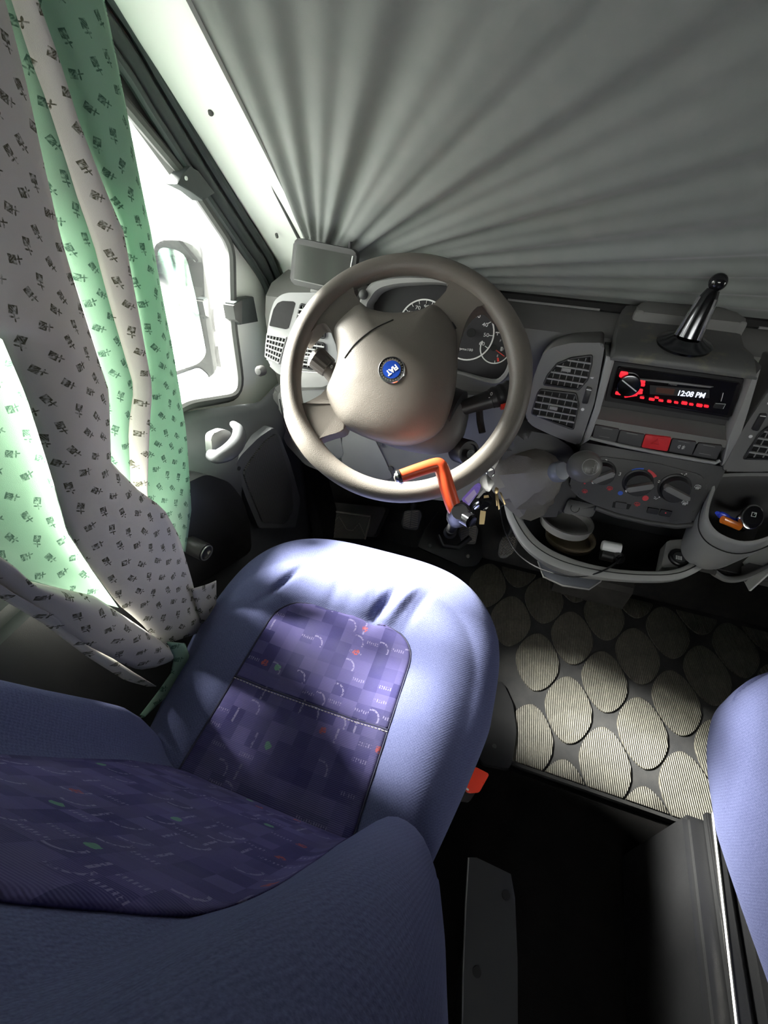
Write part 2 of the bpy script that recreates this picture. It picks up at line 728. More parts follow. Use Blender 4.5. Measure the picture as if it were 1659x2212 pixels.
def m_floor(name, c, c2, sc_=500, spec=.3):
    m, t, b = base(name, c, .8, 0, spec)
    o = t.obj()
    t.l.new(t.mix(t.ramp(t.noise(o, 14, 5, .65), .4, .75), c, c2), b.inputs['Base Color'])
    t.l.new(t.bump(t.noise(o, sc_, 3), .5, .001), b.inputs['Normal'])
    return m


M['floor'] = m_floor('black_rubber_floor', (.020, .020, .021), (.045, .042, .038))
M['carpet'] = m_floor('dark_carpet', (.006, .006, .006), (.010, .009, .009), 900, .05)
M['mat'] = m_floor('mat_black_rubber', (.017, .017, .018), (.032, .031, .030))


def m_pad():
    m, t, b = base('mat_ribbed_pad', (.1, .095, .08), .55, 0, .4)
    o = t.obj()
    sx, sy = t.sep(o)[:2]
    s = t.m('SINE', t.m('MULTIPLY', t.m('ADD', sx, t.m('MULTIPLY', sy, .12)), 1350.0))
    n = t.noise(o, 22, 5, .7)
    n2 = t.noise(o, 160, 3)
    f = t.m('MULTIPLY', t.ramp(n, .3, .75), t.ramp(n2, .2, .8))
    c = t.mix(f, (.034, .031, .026), (.140, .128, .100))
    c = t.mix(t.m('MULTIPLY', t.ramp(s, -.2, .9), .45), c, (.15, .14, .11))
    t.l.new(c, b.inputs['Base Color'])
    t.l.new(t.bump(t.m('ADD', s, t.m('MULTIPLY', n2, .6)), .6, .0012), b.inputs['Normal'])
    return m


M['pad'] = m_pad()


def m_grille():
    m, t, b = base('perforated_speaker_cover', (.07, .072, .074), .5)
    o = t.obj()
    sx, sy, sz = t.sep(o)[:3]
    a = t.m('SINE', t.m('MULTIPLY', t.m('ADD', sy, t.m('MULTIPLY', sz, .35)), 1250.0))
    c = t.m('SINE', t.m('MULTIPLY', t.m('SUBTRACT', sz, t.m('MULTIPLY', sy, .35)), 1250.0))
    h = t.m('GREATER_THAN', t.m('MULTIPLY', a, c), .12)
    t.l.new(t.mix(h, (.012, .012, .013), (.10, .10, .10)), b.inputs['Base Color'])
    t.l.new(t.bump(h, .6, .001), b.inputs['Normal'])
    return m


M['grille'] = m_grille()


def m_ribrubber():
    m, t, b = base('pedal_rubber', (.05, .048, .045), .5)
    return m


M['pedal'] = plastic('pedal_rubber', (.05, .048, .044), .45, 500, .3)
M['pedal_rib'] = plastic('worn_pedal_ribs', (.26, .23, .19), .5, 500, .3)

# ================================================================== THE CAB SHELL
XL, XR = -.85, .866
MIR = .016                                # left + right x of mirrored points
floor = struct(mk('floor', [(-.95, -1.7, -.02), (.97, -1.7, -.02), (.97, 1.05, -.02), (-.95, 1.05, -.02), (.97, 1.32, .32), (-.95, 1.32, .32)],
                  [(0, 1, 2, 3), (3, 2, 4, 5)], M['floor'], ang=20))
struct(box('wall_front', (.008, 1.36, .36), (1.9, .06, 1.0), M['black'], bev=0))

WIN = rnd([(.20, 1.15), (.670, 1.150), (.700, 1.120), (.788, 1.030), (.872, .915), (.822, .777), (.800, .622), (.622, .694), (.20, .72)],
          [.02, .01, 0, 0, .03, .02, .06, .03, .02], 6)


def plate_with_hole(name, x0, x1, outer, hole, mat, flat=None):
    bm = bmesh.new()
    for x in (x0, x1):
        es = []
        for loop in (outer, hole):
            vs = [bm.verts.new((y, z, x) if flat == 'z' else ((y, x, z) if flat == 'y' else (x, y, z))) for y, z in loop]
            es += [bm.edges.new((vs[i], vs[(i + 1) % len(vs)])) for i in range(len(vs))]
        bmesh.ops.triangle_fill(bm, use_beauty=True, edges=es)
    bm.verts.ensure_lookup_table()
    n = len(outer) + len(hole)
    off = 0
    for L in (len(outer), len(hole)):
        for i in range(L):
            a, b = off + i, off + (i + 1) % L
            bm.faces.new([bm.verts[k] for k in (a, b, b + n, a + n)])
        off += L
    return from_bm(name, bm, mat, ang=20)


REARW = [(-.74, 1.16), (.76, 1.16), (.76, 1.58), (-.74, 1.58)]
struct(plate_with_hole('wall_back', -1.73, -1.68, [(-.95, -.05), (.97, -.05), (.97, 1.69), (-.95, 1.69)], REARW, M['rear'], 'y'))
struct(mk('window_4', [(x, -1.70, z) for x, z in REARW], [(0, 1, 2, 3)], M['glass'], fix=False))
struct(box('ceiling', (.008, -.58, 1.66), (1.9, 2.34, .04), M['roof'], bev=0))
OUT = [(-1.75, -.05), (1.40, -.05), (1.40, .80), (1.12, .86), (.39, 1.69), (-1.75, 1.69)]
wl = struct(plate_with_hole('wall_left', XL - .022, XL + .004, OUT, WIN, M['white']))
WIN2 = rnd([(.60, 1.0), (.72, 1.0), (.82, .90), (.82, .70), (.60, .70)], .02, 6)
wr = struct(plate_with_hole('wall_right', XR - .004, XR + .04, OUT, WIN2, M['wall_dark']))
for nm, x, wo in (('window_1', XL - .02, WIN), ('window_2', XR + .02, WIN2)):
    struct(mk(nm, [(x, y, z) for y, z in wo], [tuple(range(len(wo)))], M['glass'], fix=False))
# the windscreen itself, outside the cover
struct(mk('window_3', [(-.80, 1.10, .86), (.81, 1.10, .86), (.81, .35, 1.68), (-.80, .35, 1.68)], [(0, 1, 2, 3)], M['glass'], fix=False))
# rubber gasket round the side glass
tube('window_gasket', [(XL + .008, y, z) for y, z in WIN], .0115, M['gasket'], wl, seg=8, closed=True, flat=.8)
tube('window_gasket', [(XR - .008, y, z) for y, z in WIN2], .0115, M['gasket'], wr, seg=8, closed=True, flat=.8)
# sash of the sliding quarter light: dark bar on the upper slope
# door seal (double rubber lip)
SEAL = spline([(-.838, .30, 1.60), (-.838, .56, 1.335), (-.838, .700, 1.198), (-.838, .752, 1.128), (-.838, .828, 1.025), (-.838, .906, .925), (-.838, .966, .848), (-.838, .995, .775), (-.838, .985, .73)], 8)
seal = struct(tube('trim_1', SEAL, .014, M['rubber'], seg=10))
tube('seal_lip', [p + V((.010, .017, .017)) for p in SEAL], .009, M['rubber'], seal, seg=8)
tube('seal_lip', [p + V((.004, -.016, -.016)) for p in SEAL], .008, M['rubber'], seal, seg=8)
lathe('seal_end', (-.832, .965, .735), (1, 0, .1), [(.013, -.006), (.016, 0), (.016, .008), (.011, .014), (0, .015)], M['rubber'], seal, 16)
# A-pillars: white painted steel between door seal and windscreen
PA = [(-.846, .30, 1.66), (-.846, .58, 1.36), (-.846, .72, 1.235), (-.846, .85, 1.075), (-.846, .95, .955), (-.846, 1.03, .86), (-.846, 1.06, .76)]
PC = [(-.695, .295, 1.67), (-.695, .53, 1.39), (-.695, .672, 1.22), (-.695, .80, 1.068), (-.695, .915, .93), (-.695, .995, .836), (-.695, 1.02, .76)]


def pillar(name, mir):
    rings = []
    for a, c in zip(PA, PC):
        a, c = V(a), V(c)
        b = a.lerp(c, .14) + V((.010, -.014, -.010)) * 1.0
        r = [a, a.lerp(b, .5) + V((.006, -.006, -.004)), b, b.lerp(c, .5) + V((0, -.004, -.004)), c, c + V((0, .05, .05)), a + V((0, .05, .05))]
        rings.append([V((MIR - p.x, p.y, p.z)) for p in r] if mir else r)
    return struct(loft(name, rings, M['white'], ang=50))


ap = pillar('trim_2', False)
pillar('trim_3', True)
lathe('screw_cap', (-.755, .765, 1.118), (.5, -.7, -.4), [(.004, 0), (.004, .004), (0, .006)], M['gasket'], ap, 10)
lathe('screw_cap', (-.762, .915, .93), (.5, -.7, -.4), [(.003, 0), (.003, .008), (0, .01)], M['gasket'], ap, 10)
# ground outside
struct(box('ground', (0, 0, -.75), (40, 40, .1), M['ground'], bev=0))

# ------------------------------------------------------------------ driver's door inner panel
door = bpy.data.objects.new('door_1', None)
door.location = (-.80, .5, 0)
col.objects.link(door)
WM[door.name] = Matrix.Translation((-.80, .5, 0))
struct(door)
# upper and lower door skin as a lofted profile along y (x bulges into the cab)
def door_x(y, z):
    t = max(0, min(1, (z - .40) / .24))
    s = t * t * (3 - 2 * t)
    low = -.795 + .012 * math.sin(max(0, min(1, (y - .2) / .7)) * math.pi)
    arm = .030 * math.exp(-((z - .545) / .06) ** 2)
    top = -.835
    x = low + (top - low) * max(0, (z - .56)) / .12 if z > .56 else low
    return min(-.765, x + arm)


def sill(y):
    return .600 if y > .80 else (.600 + (.80 - y) / .18 * .072 if y > .62 else .672 + (.62 - y) * .06)


def doorfn(u, v):
    y = -.05 + u * .985
    zt = sill(y) + .012
    z = .06 + v * (zt - .06)
    return V((door_x(y, z), y, z))


grid('trim_panel', doorfn, 40, 30, M['door'], door, thick=.012, ang=70)
# grab handle and its recess
hf = Fr((-.762, .62, .60), (1, 0, 0), (0, 1, 0))
hp = [P(452, 982, 'x', -.757), P(470, 986, 'x', -.735), P(494, 976, 'x', -.724), P(513, 955, 'x', -.730), P(517, 930, 'x', -.748), P(505, 917, 'x', -.770)]
tube('grab_handle', spline(hp, 6), [.010 + .006 * math.sin(i / 30 * math.pi) for i in range(31)], M['door'], door, 12, flat=.75)
recess = rnd([hf.px(452, 938), hf.px(480, 925), hf.px(500, 935), hf.px(478, 975), hf.px(455, 985)], .012)
prism('handle_recess', hf, recess, -.01, .004, M['dash_light'], door, bev=.003)
# perforated speaker cover, low on the front of the door
spk = [(596, 935), (610, 985), (627, 1040), (632, 1100), (615, 1132), (566, 1128), (548, 1085), (528, 1035), (524, 1020), (542, 990), (572, 952)]
sf = Fr((-.750, .75, .45), (1, -.12, .0), (0, 1, 0))
prism('speaker_cover', sf, rnd(sf.poly(spk), .01), -.02, .004, M['grille'], door, bev=.003)
spk2 = [(594, 922), (607, 945), (628, 1000), (650, 1080), (640, 1140), (560, 1142), (536, 1085), (512, 1020), (508, 1008), (520, 985), (560, 945)]
prism('speaker_surround', sf, rnd(sf.poly(spk2), .012), -.03, -.001, M['door'], door, bev=.004)
disc('screw_hole', sf, *sf.px(516, 1012), -.001, .0015, .0045, M['hole'], door, 12)
prism('door_pocket', hf, rnd(hf.poly([(380, 1050), (440, 1022), (490, 1040), (520, 1078), (535, 1130), (540, 1190), (380, 1290)]), .02), -.06, .006, M['black'], door, bev=.004)
struct(box('wall_side', (-.838, -.42, .80), (.02, 1.22, 1.66), M['wall_dark'], bev=.004))
struct(box('dark_block', (-.803, -.02, .33), (.085, .84, .68), M['black'], bev=.02))  # black box added to darken the lit door trim behind the curtain

# two dark cloth pads stuck to the window frame
fl = Fr((XL + .004, .8, .8), (1, 0, 0), (0, 1, 0))
t = thing('fabric_pad', P(530, 670, 'x', XL), 'square dark velvet pad stuck on the window frame beside the dashboard', 'pad', 'dark pads stuck on the driver window frame')
prism('pad_face', fl, fl.poly([(503, 655), (520, 645), (547, 641), (557, 695), (518, 702), (506, 685)], .02), .002, .022, M['rubber'], t, bev=.004)
prism('pad_base', fl, fl.poly([(500, 660), (520, 648), (520, 700), (505, 690)], .02), 0, .024, M['gasket'], t, bev=.002)
t = thing('fabric_pad', P(415, 395, 'x', XL), 'dark folded pad clipped high on the sloping window frame', 'pad', 'dark pads stuck on the driver window frame')
prism('pad_face', fl, fl.poly([(378, 398), (388, 378), (407, 358), (425, 368), (462, 417), (435, 434), (410, 414)], .02), .002, .024, M['rubber'], t, bev=.004)
lathe('stud', fl.P(401, 385, .024), (1, 0, 0), [(.003, 0), (.003, .002), (0, .003)], M['print'], t, 10)
# dark upper sash rail between pads, inside the gasket
sash = fl.poly([(246, 165), (262, 160), (400, 372), (386, 388), (268, 222)], .0)
prism('sash_rail', fl, sash, -.012, .004, M['gasket'], wl, bev=.002)

# ------------------------------------------------------------------ outside mirror seen through the driver window
t = thing('side_mirror', (-1.06, .86, .70), 'black door mirror on two ribbed arms outside the driver window', 'mirror')
mf = Fr((-1.08, .80, .80), (.55, -.83, .05), (.83, .55, 0))
mo = rnd([mf.px(*p) for p in ((395, 520), (432, 540), (452, 640), (464, 760), (470, 800), (455, 815), (390, 850), (330, 860), (330, 520))], .02)
prism('housing', mf, mo, -.06, -.004, M['mirror_black'], t, bev=.008)
prism('mirror_glass', mf, rnd([mf.px(*p) for p in ((340, 530), (400, 545), (425, 650), (446, 765), (430, 785), (340, 815))], .02), -.004, .001, M['mirror_glass'], t)
prism('wide_angle_glass', mf, rnd([mf.px(*p) for p in ((340, 825), (430, 793), (452, 812), (445, 840), (340, 852))], .01), -.004, .001, M['mirror_glass'], t)
for a, b in (((462, 690), (505, 688)), ((475, 768), (512, 766))):
    A, B = P(*a, 'x', -1.02), P(*b, 'x', -.872)
    n = 36
    path = [A.lerp(B, i / n) for i in range(n + 1)]
    tube('ribbed_arm', path, [.026 + .004 * math.sin(i * math.pi / 2) for i in range(n + 1)], M['mirror_black'], t, 14)

# ------------------------------------------------------------------ thermal cover over the windscreen
BN = V((0, -math.sin(math.radians(50)), -math.cos(math.radians(50))))
bf = Fr((0, .985, .845), BN, (1, 0, 0))
if bf.y.z < 0:
    bf.x, bf.y = -bf.x, -bf.y
# bf.x should be +x, bf.y up the slope
bf.x = V((1, 0, 0))
bf.y = V((0, -math.cos(math.radians(50)), math.sin(math.radians(50))))
PIV = bf.px(690, 590)
RID = []
for pt, wd, am in (((470, 10), .05, .7), ((580, 10), .05, .8), ((700, 20), .05, .8), ((815, 20), .055, 1.1), ((985, 40), .045, .9), ((1125, 10), .045, 1.1), ((1215, 10), .03, .7), ((1330, 10), .04, .9),
                   ((1480, 10), .04, 1.1), ((1640, 75), .035, .6), ((1640, 190), .04, .8), ((1640, 275), .035, .9), ((1600, 380), .03, .5), ((1640, 430), .035, .7), ((1600, 520), .025, .8), ((1600, 575), .02, .7), ((1500, 615), .018, .6), ((1500, 645), .015, .5)):
    q = bf.px(*pt)
    RID.append((math.atan2(q[1] - PIV[1], q[0] - PIV[0]), wd, am))


def cover_d(u, v):
    dx, dy = u - PIV[0], v - PIV[1]
    r = math.hypot(dx, dy)
    a = math.atan2(dy, dx)
    h = 0
    for c, wd, am in RID:
        k = (a - c) / wd
        if abs(k) < 3:
            h += am * math.exp(-k * k)
    for extra in (-.12, 1.95, 2.2, 2.6):
        k = (a - extra) / .07
        h += .5 * math.exp(-k * k)
    amp = .021 * min(1, r / .16) ** .8 / (1 + .35 * r)
    hang = .012 * math.sin(u * 3 + 1) * min(1, v / .3)
    return h * amp + hang


def coverfn(i, j):
    u = -.716 + i * (1.448)
    v = j ** 1.25 * 1.06
    return bf.at(u, v, cover_d(u, v))


cov = grid('windshield_cover', coverfn, 330, 150, M['cover'], None, thick=.004, ang=80, flip=False)
tag(cov, 'grey thermal cloth cover with fanned folds hung over the windscreen', 'cover')
tube('hem', [bf.at(-.716, v / 30 * 1.06, cover_d(-.716, v / 30 * 1.06) + .002) for v in range(31)], .0035, M['gasket'], cov, 8)
tube('bottom_binding', [bf.at(-.70 + i / 60 * 1.42, -.004, .004 + cover_d(-.70 + i / 60 * 1.42, 0)) for i in range(61)], .014, M['hole'], cov, 8)

# ================================================================== FLOOR COVERINGS
fm = Fr((0, 0, 0), (0, 0, 1))
t = thing('floor_mat', (.2, .8, -.02), 'black rubber floor mat with rounded ribbed pads in front of the seats', 'mat')
prism('mat_sheet', fm, rnd([(-.30, 1.06), (.66, 1.06), (.66, .47), (.30, .455), (-.05, .455), (-.11, .47), (-.30, .62)], .01), -.019, .002, M['mat'], t, bev=.002)


def padshape(a, b, n=32, e=1.64):
    out = []
    for k in range(n):
        th = k * 2 * math.pi / n
        c, s = math.cos(th), math.sin(th)
        rr = (abs(c) ** e + abs(s) ** e) ** (-1 / e)
        # pointed towards the ends, as on the moulded mat
        out.append((a * rr * c, b * rr * s))
    return out


def padmesh(lo, hi):
    pts = []
    src = padshape(.057, .089, 40)
    for k in range(len(src)):
        a, b = src[k], src[(k + 1) % len(src)]
        if lo <= a[1] <= hi:
            pts.append(a)
        for lim in sorted((lo, hi), key=lambda q: abs(q - a[1])):
            if (a[1] - lim) * (b[1] - lim) < 0:
                s = (lim - a[1]) / (b[1] - a[1])
                pts.append((a[0] + (b[0] - a[0]) * s, lim))
    bm = bmesh.new()
    add_prism(bm, Fr((0, 0, 0), (0, 0, 1)), pts, 0, .0045, .002, 2)
    bmesh.ops.recalc_face_normals(bm, faces=bm.faces)
    me = bpy.data.meshes.new('ribbed_pad')
    bm.to_mesh(me)
    bm.free()
    me.materials.append(M['pad'])
    for q in me.polygons:
        q.use_smooth = True
    me.set_sharp_from_angle(angle=math.radians(40))
    return me


padme = padmesh(-1, 1)
padcut = {0: padmesh(-1, -.018), 5: padmesh(-.060, 1), 6: padmesh(.048, 1)}
for row in range(7):
    y = .953 + .1075 - row * .1075
    for k in range(-4, 6):
        x = .048 + .1715 * k + (0 if row % 2 == 0 else -.0857)
        if not (-.26 < x < .62) or (x < -.06 and y < .72) or (x < -.10 and y < .80) or (x < -.19 and y < .84):
            continue
        o = bpy.data.objects.new('ribbed_pad', padcut.get(row, padme))
        o.location = (x, y, .0015)
        o.parent = t
        o.matrix_parent_inverse = wm(t).inverted()
        col.objects.link(o)
# carpet behind the mat and cover plate by the driver's seat
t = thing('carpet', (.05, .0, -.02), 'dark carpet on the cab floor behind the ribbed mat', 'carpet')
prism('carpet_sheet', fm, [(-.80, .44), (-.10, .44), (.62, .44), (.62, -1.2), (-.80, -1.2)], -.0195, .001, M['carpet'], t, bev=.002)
t = thing('cover_plate', (-.10, .58, -.02), 'dark moulded plate screwed to the floor beside the driver seat', 'plate')
pp = [(1085, 1470), (1108, 1520), (1116, 1580), (1108, 1640), (1100, 1662), (1040, 1650), (1020, 1560), (1060, 1480)]
f2 = Fr((0, 0, .012), (0, 0, 1))
prism('plate', f2, rnd(f2.poly(pp), .01), -.03, 0, M['black'], t, bev=.003)
lathe('screw', f2.P(1068, 1612), (0, 0, 1), [(.005, 0), (.005, .002), (0, .003)], M['metalplate'], t, 12)

# ================================================================== DASHBOARD
dash = thing('dashboard', (.0, .95, .45), 'dark grey moulded van dashboard with vents, switches and an open lower tray', 'dashboard')
prof = [(1.32, .835), (1.00, .838), (.93, .832), (.90, .815), (.885, .78), (.88, .72), (.89, .62), (.93, .50), (1.02, .43), (1.32, .40)]
loft('body', [[V((x, y, z)) for y, z in prof] for x in (-.80, -.4, 0, .4, .82)], M['dash'], dash, ang=30)
tube('top_edge_trim', [V((x, .968, .8395)) for x in (-.30, -.2, -.13)], .0022, M['dash_light'], dash, 6)
tube('top_edge_trim', [V((x, .968, .8395)) for x in (.13, .3, .8)], .0022, M['dash_light'], dash, 6)
FA = Fr((0, .808, .745), (0, -.994, .11))
FB = Fr((0, .782, .61), (0, -.970, .2425))
# --- centre console body, radio housing, brow
def kx(fr, pts, d=0):
    return fr.poly(pts, d)


prism('centre_backing', FA, kx(FA, [(1312, 768), (1640, 800), (1600, 985), (1255, 965)]), -.10, -.032, M['dash_dark'], dash)
lo = [(1258, 955), (1570, 1010), (1545, 1062), (1502, 1128), (1425, 1140), (1330, 1112), (1250, 1075), (1228, 1052)]
prism('centre_lower_fascia', FB, rnd(kx(FB, lo), .006), -.10, 0, M['dash_dark'], dash, bev=.006, seg=3)
rl = [(1309, 765), (1329, 772), (1296, 885), (1274, 948), (1252, 962), (1284, 878)]
prism('console_rail', FA, kx(FA, rl), -.06, .006, M['dash_light'], dash, bev=.004)
rr_ = [(1622, 815), (1644, 790), (1614, 885), (1584, 985), (1556, 1005), (1576, 935), (1596, 885)]
prism('console_rail', FA, kx(FA, rr_), -.06, .006, M['dash_light'], dash, bev=.004)
# top pod with overhanging brow
a1, a2 = P(1327, 777, 'y', .797), P(1618, 816, 'y', .797)
topz = a1.z
podx0, podx1 = a1.x - .006, a2.x + .010
rings = []
for y, z, s in ((.7955, topz + .006, 0), (.798, topz + .010, 0), (.808, topz + .014, 0), (.84, topz + .020, 0), (.88, .838, .004), (.93, .850, .008), (.97, .853, .016)):
    x0, x1 = podx0 + s, podx1 - s
    rings.append([V((x0, y, .74)), V((x0, y, z - .010)), V((x0 + .004, y, z - .002)), V((x0 + .012, y, z)), V((podx0 * .5 + podx1 * .5, y, z + .002)), V((x1 - .012, y, z)), V((x1 - .004, y, z - .002)), V((x1, y, z - .010)), V((x1, y, .74))])
mpod, tp, bp = base('pod_plastic_stained', (.09, .09, .085), .5)
o_ = tp.obj()
st = tp.m('MULTIPLY', tp.ramp(tp.noise(o_, 26, 4, .6), .56, .66), .5)
tp.l.new(tp.mix(st, (.09, .09, .086), (.19, .175, .115)), bp.inputs['Base Color'])
tp.l.new(tp.bump(tp.noise(o_, 900, 2), .25, .0006), bp.inputs['Normal'])
brow_bottom = .800
for r in rings:
    for k in (0, -1):
        r[k].z = topz - .001
    for k in (1, -2):
        r[k].z = max(r[k].z, topz + .002)
loft('top_pod', rings, mpod, dash, ang=40)
prism('pod_hump', Fr((0, .93, .853), (0, -.1, .995)), rnd([(-.085, -.02), (-.06, .035), (.07, .035), (.10, -.02)], .02), -.02, .012, M['dash'], dash, bev=.008, seg=3)
# shelf below the radio, bulging to the switch row
sh = [P(1288, 905, 'y', .828), P(1590, 955, 'y', .828)]
r0 = FA.poly([(1296, 895), (1594, 932)])
r1 = FA.poly([(1284, 920), (1570, 968)])
zz = []
for (u0, v0, d0) in ((r0[0][0], r0[0][1] + .004, -.030), (r0[0][0], r0[0][1] - .006, -.018), (r1[0][0], r1[0][1] + .012, -.004), (r1[0][0], r1[0][1], 0.0), (r1[0][0], r1[0][1] - .012, -.012), (r1[0][0], r1[0][1] - .03, -.05)):
    zz.append((v0, d0))
loft('radio_shelf', [[FA.at(u, v, d) for v, d in zz] for u in (r1[0][0] - .002, (r1[0][0] + r1[1][0]) / 2, r1[1][0] + .006)], M['dash'], dash, ang=40)
# switch row
SW = [[(1286, 916), (1338, 926), (1329, 953), (1280, 943)], [(1340, 928), (1392, 937), (1383, 964), (1333, 953)], [(1394, 937), (1450, 944), (1441, 973), (1385, 964)],
      [(1452, 946), (1504, 953), (1493, 981), (1444, 973)], [(1508, 955), (1560, 961), (1546, 990), (1495, 981)]]
swb = prism('switch_row_frame', FA, kx(FA, [(1280, 910), (1566, 956), (1548, 998), (1272, 950)]), -.03, -.004, M['black'], dash)
for i, q in enumerate(SW):
    b_ = prism('switch', FA, rnd(kx(FA, q), .002), -.02, .004, M['hazard'] if i == 2 else M['dash_dark'], dash, bev=.0025)
    c0 = [sum(p[k] for p in q) / 4 for k in (0, 1)]
    u, v = FA.px(*c0, .004)
    if i == 2:
        b_['label'] = 'red hazard warning switch'
        tri = [(u + .0085 * math.cos(a), v - .001 + .0075 * math.sin(a)) for a in (math.pi / 2, math.pi * 7 / 6, math.pi * 11 / 6)]
        bm = bmesh.new()
        add_tube(bm, [FA.at(*p, .0046) for p in tri], .0005, 6, True)
        tri2 = [(u + (p[0] - u) * .5, v - .001 + (p[1] - v + .001) * .5) for p in tri]
        add_tube(bm, [FA.at(*p, .0046) for p in tri2], .0004, 6, True)
        from_bm('warning_triangle', bm, M['redprint'], b_)
        prism('indicator_bar', FA, [(u - .006, v - .0105), (u + .006, v - .0105), (u + .006, v - .0098), (u - .006, v - .0098)], .004, .0046, M['redprint'], b_)
    elif i == 3:
        bm = bmesh.new()
        add_tube(bm, [FA.at(u - .0025 - .003 * abs(math.cos(k)) * (1 if math.cos(k) > 0 else .1), v - .002 + .003 * math.sin(k), .0046) for k in [j * math.pi / 8 for j in range(16)]], .0004, 6, True)
        for k in range(3):
            add_tube(bm, [FA.at(u + .0005, v - .004 + k * .002, .0046), FA.at(u + .005, v - .0045 + k * .002, .0046)], .0004, 6)
        add_tube(bm, [FA.at(u + .002, v - .006, .0046), FA.at(u + .003, v - .003, .0046), FA.at(u + .002, v - .001, .0046), FA.at(u + .003, v + .002, .0046)], .0004, 6)
        from_bm('fog_lamp_symbol', bm, M['print'], b_)
    for vo in ((.0075, -.0085) if i in (0, 4) else (.0075,)):
        prism('marker_line', FA, [(u - .009, v + vo), (u + .009, v + vo), (u + .009, v + vo + .0006), (u - .009, v + vo + .0006)], .0035, .0048, M['dash_light'] if i != 2 else M['hazard'], b_)
# lip under the switches
tube('switch_lip', [FA.P(*p, .002) for p in ((1268, 944), (1340, 962), (1440, 982), (1545, 1000), (1556, 994))], .0035, M['dash_light'], dash, 8)


# --- air vents
def vent(name, fr, outline, parent, nslat=5, nvane=5, body=None, d=0.0, cl=None):
    """one air outlet: dark cavity, frame, horizontal slats, upright vanes and a thumb tab"""
    body = body or M['dash_light']
    pts = outline
    us = [p[0] for p in pts]
    vs = [p[1] for p in pts]
    u0, u1, v0, v1 = min(us), max(us), min(vs), max(vs)
    cav = prism(name, fr, pts, d - .004, d + .001, M['hole'], parent)
    tube('vent_frame', [fr.at(*p, d + .003) for p in pts], .0022, M['black'], cav, 6, True)

    def span(horizontal, c):
        xs = []
        m = len(pts)
        for i in range(m):
            a, b = pts[i], pts[(i + 1) % m]
            if not horizontal:
                a, b = a[::-1], b[::-1]
            if (a[1] - c) * (b[1] - c) < 0:
                xs.append(a[0] + (b[0] - a[0]) * (c - a[1]) / (b[1] - a[1]))
        return (min(xs), max(xs)) if len(xs) > 1 else None
    for i in range(1, nslat):
        c = v0 + (v1 - v0) * i / nslat
        s = span(True, c)
        if s:
            prism('slat', fr, [(s[0], c - .0014), (s[1], c - .0014), (s[1], c + .0014), (s[0], c + .0014)], d + .001, d + .006, body, cav, bev=.0004, seg=1)
    for i in range(1, nvane):
        c = u0 + (u1 - u0) * i / nvane
        s = span(False, c)
        if s:
            prism('vane', fr, [(c - .0006, s[0]), (c + .0006, s[0]), (c + .0006, s[1]), (c - .0006, s[1])], d + .0008, d + .003, body, cav)
    if cl:
        u, v = cl
        prism('thumb_tab', fr, [(u - .007, v - .003), (u + .007, v - .003), (u + .007, v + .003), (u - .007, v + .003)], d + .001, d + .010, body, cav, bev=.001)
    return cav


def z5(x, y):
    return (1060 + .3611 * x, 560 + .3611 * y)


FV = Fr((0, .800, .76), (-.05, -.985, .16))
podL = [z5(*p) for p in ((205, 950), (225, 830), (262, 690), (305, 580), (360, 530), (480, 500), (685, 500), (665, 620), (620, 860), (540, 1095), (520, 1112), (380, 1060), (250, 1000))]
vp = prism('vent_pod', FV, rnd(FV.poly(podL), .008), -.11, .0, M['dash'], dash, bev=.010, seg=4)
v1_ = [z5(*p) for p in ((320, 745), (345, 690), (400, 625), (480, 592), (603, 575), (600, 625), (575, 720), (525, 775))]
v2_ = [z5(*p) for p in ((248, 918), (285, 800), (300, 778), (508, 803), (524, 870), (492, 1012), (380, 972))]
vl1 = vent('air_vent', FV, rnd(FV.poly(v1_), .002), dash, 5, 6, cl=FV.px(*z5(455, 655)))
vl2 = vent('air_vent', FV, rnd(FV.poly(v2_), .002), dash, 5, 6, cl=FV.px(*z5(378, 882)))
wheel_ = prism('vent_dial', FV, rnd(FV.poly([z5(*p) for p in ((575, 760), (608, 770), (580, 862), (545, 858))]), .002), -.002, .004, M['black'], dash, bev=.001)
disc('open_mark', FV, *FV.px(*z5(550, 898)), -.001, .0006, .0028, M['print'], dash, 12)
prism('closed_mark', FV, FV.poly([z5(*p) for p in ((595, 705), (618, 705), (612, 716), (598, 712))]), -.001, .0006, M['print'], dash)
wc = prism('vent_dial_line', FV, FV.poly([z5(*p) for p in ((574, 772), (603, 778), (602, 782), (573, 777))]), .003, .0045, M['print'], dash)
# the same pod mirrored on the passenger side
mirrored(vp, dash)
for cav in (vl1, vl2):
    c = mirrored(cav, dash)
    for ch in list(cav.children):
        mirrored(ch, c)
for nm in (wheel_, wc):
    mirrored(nm, dash)
c = mirrored(bpy.data.objects['open_mark'], dash)
c = mirrored(bpy.data.objects['closed_mark'], dash)
# passenger side dash top
prism('glovebox_face', FV, rnd([(.22, -.10), (.75, -.10), (.75, .07), (.22, .07)], .01), -.10, -.02, M['dash'], dash, bev=.01)

# --- left side pod (window glare put into its paler plastic)
FL = Fr((-.66, .805, .77), (.10, -.95, .30))


def z4(x, y):
    return (560 + .1929 * x, 560 + .1929 * y)


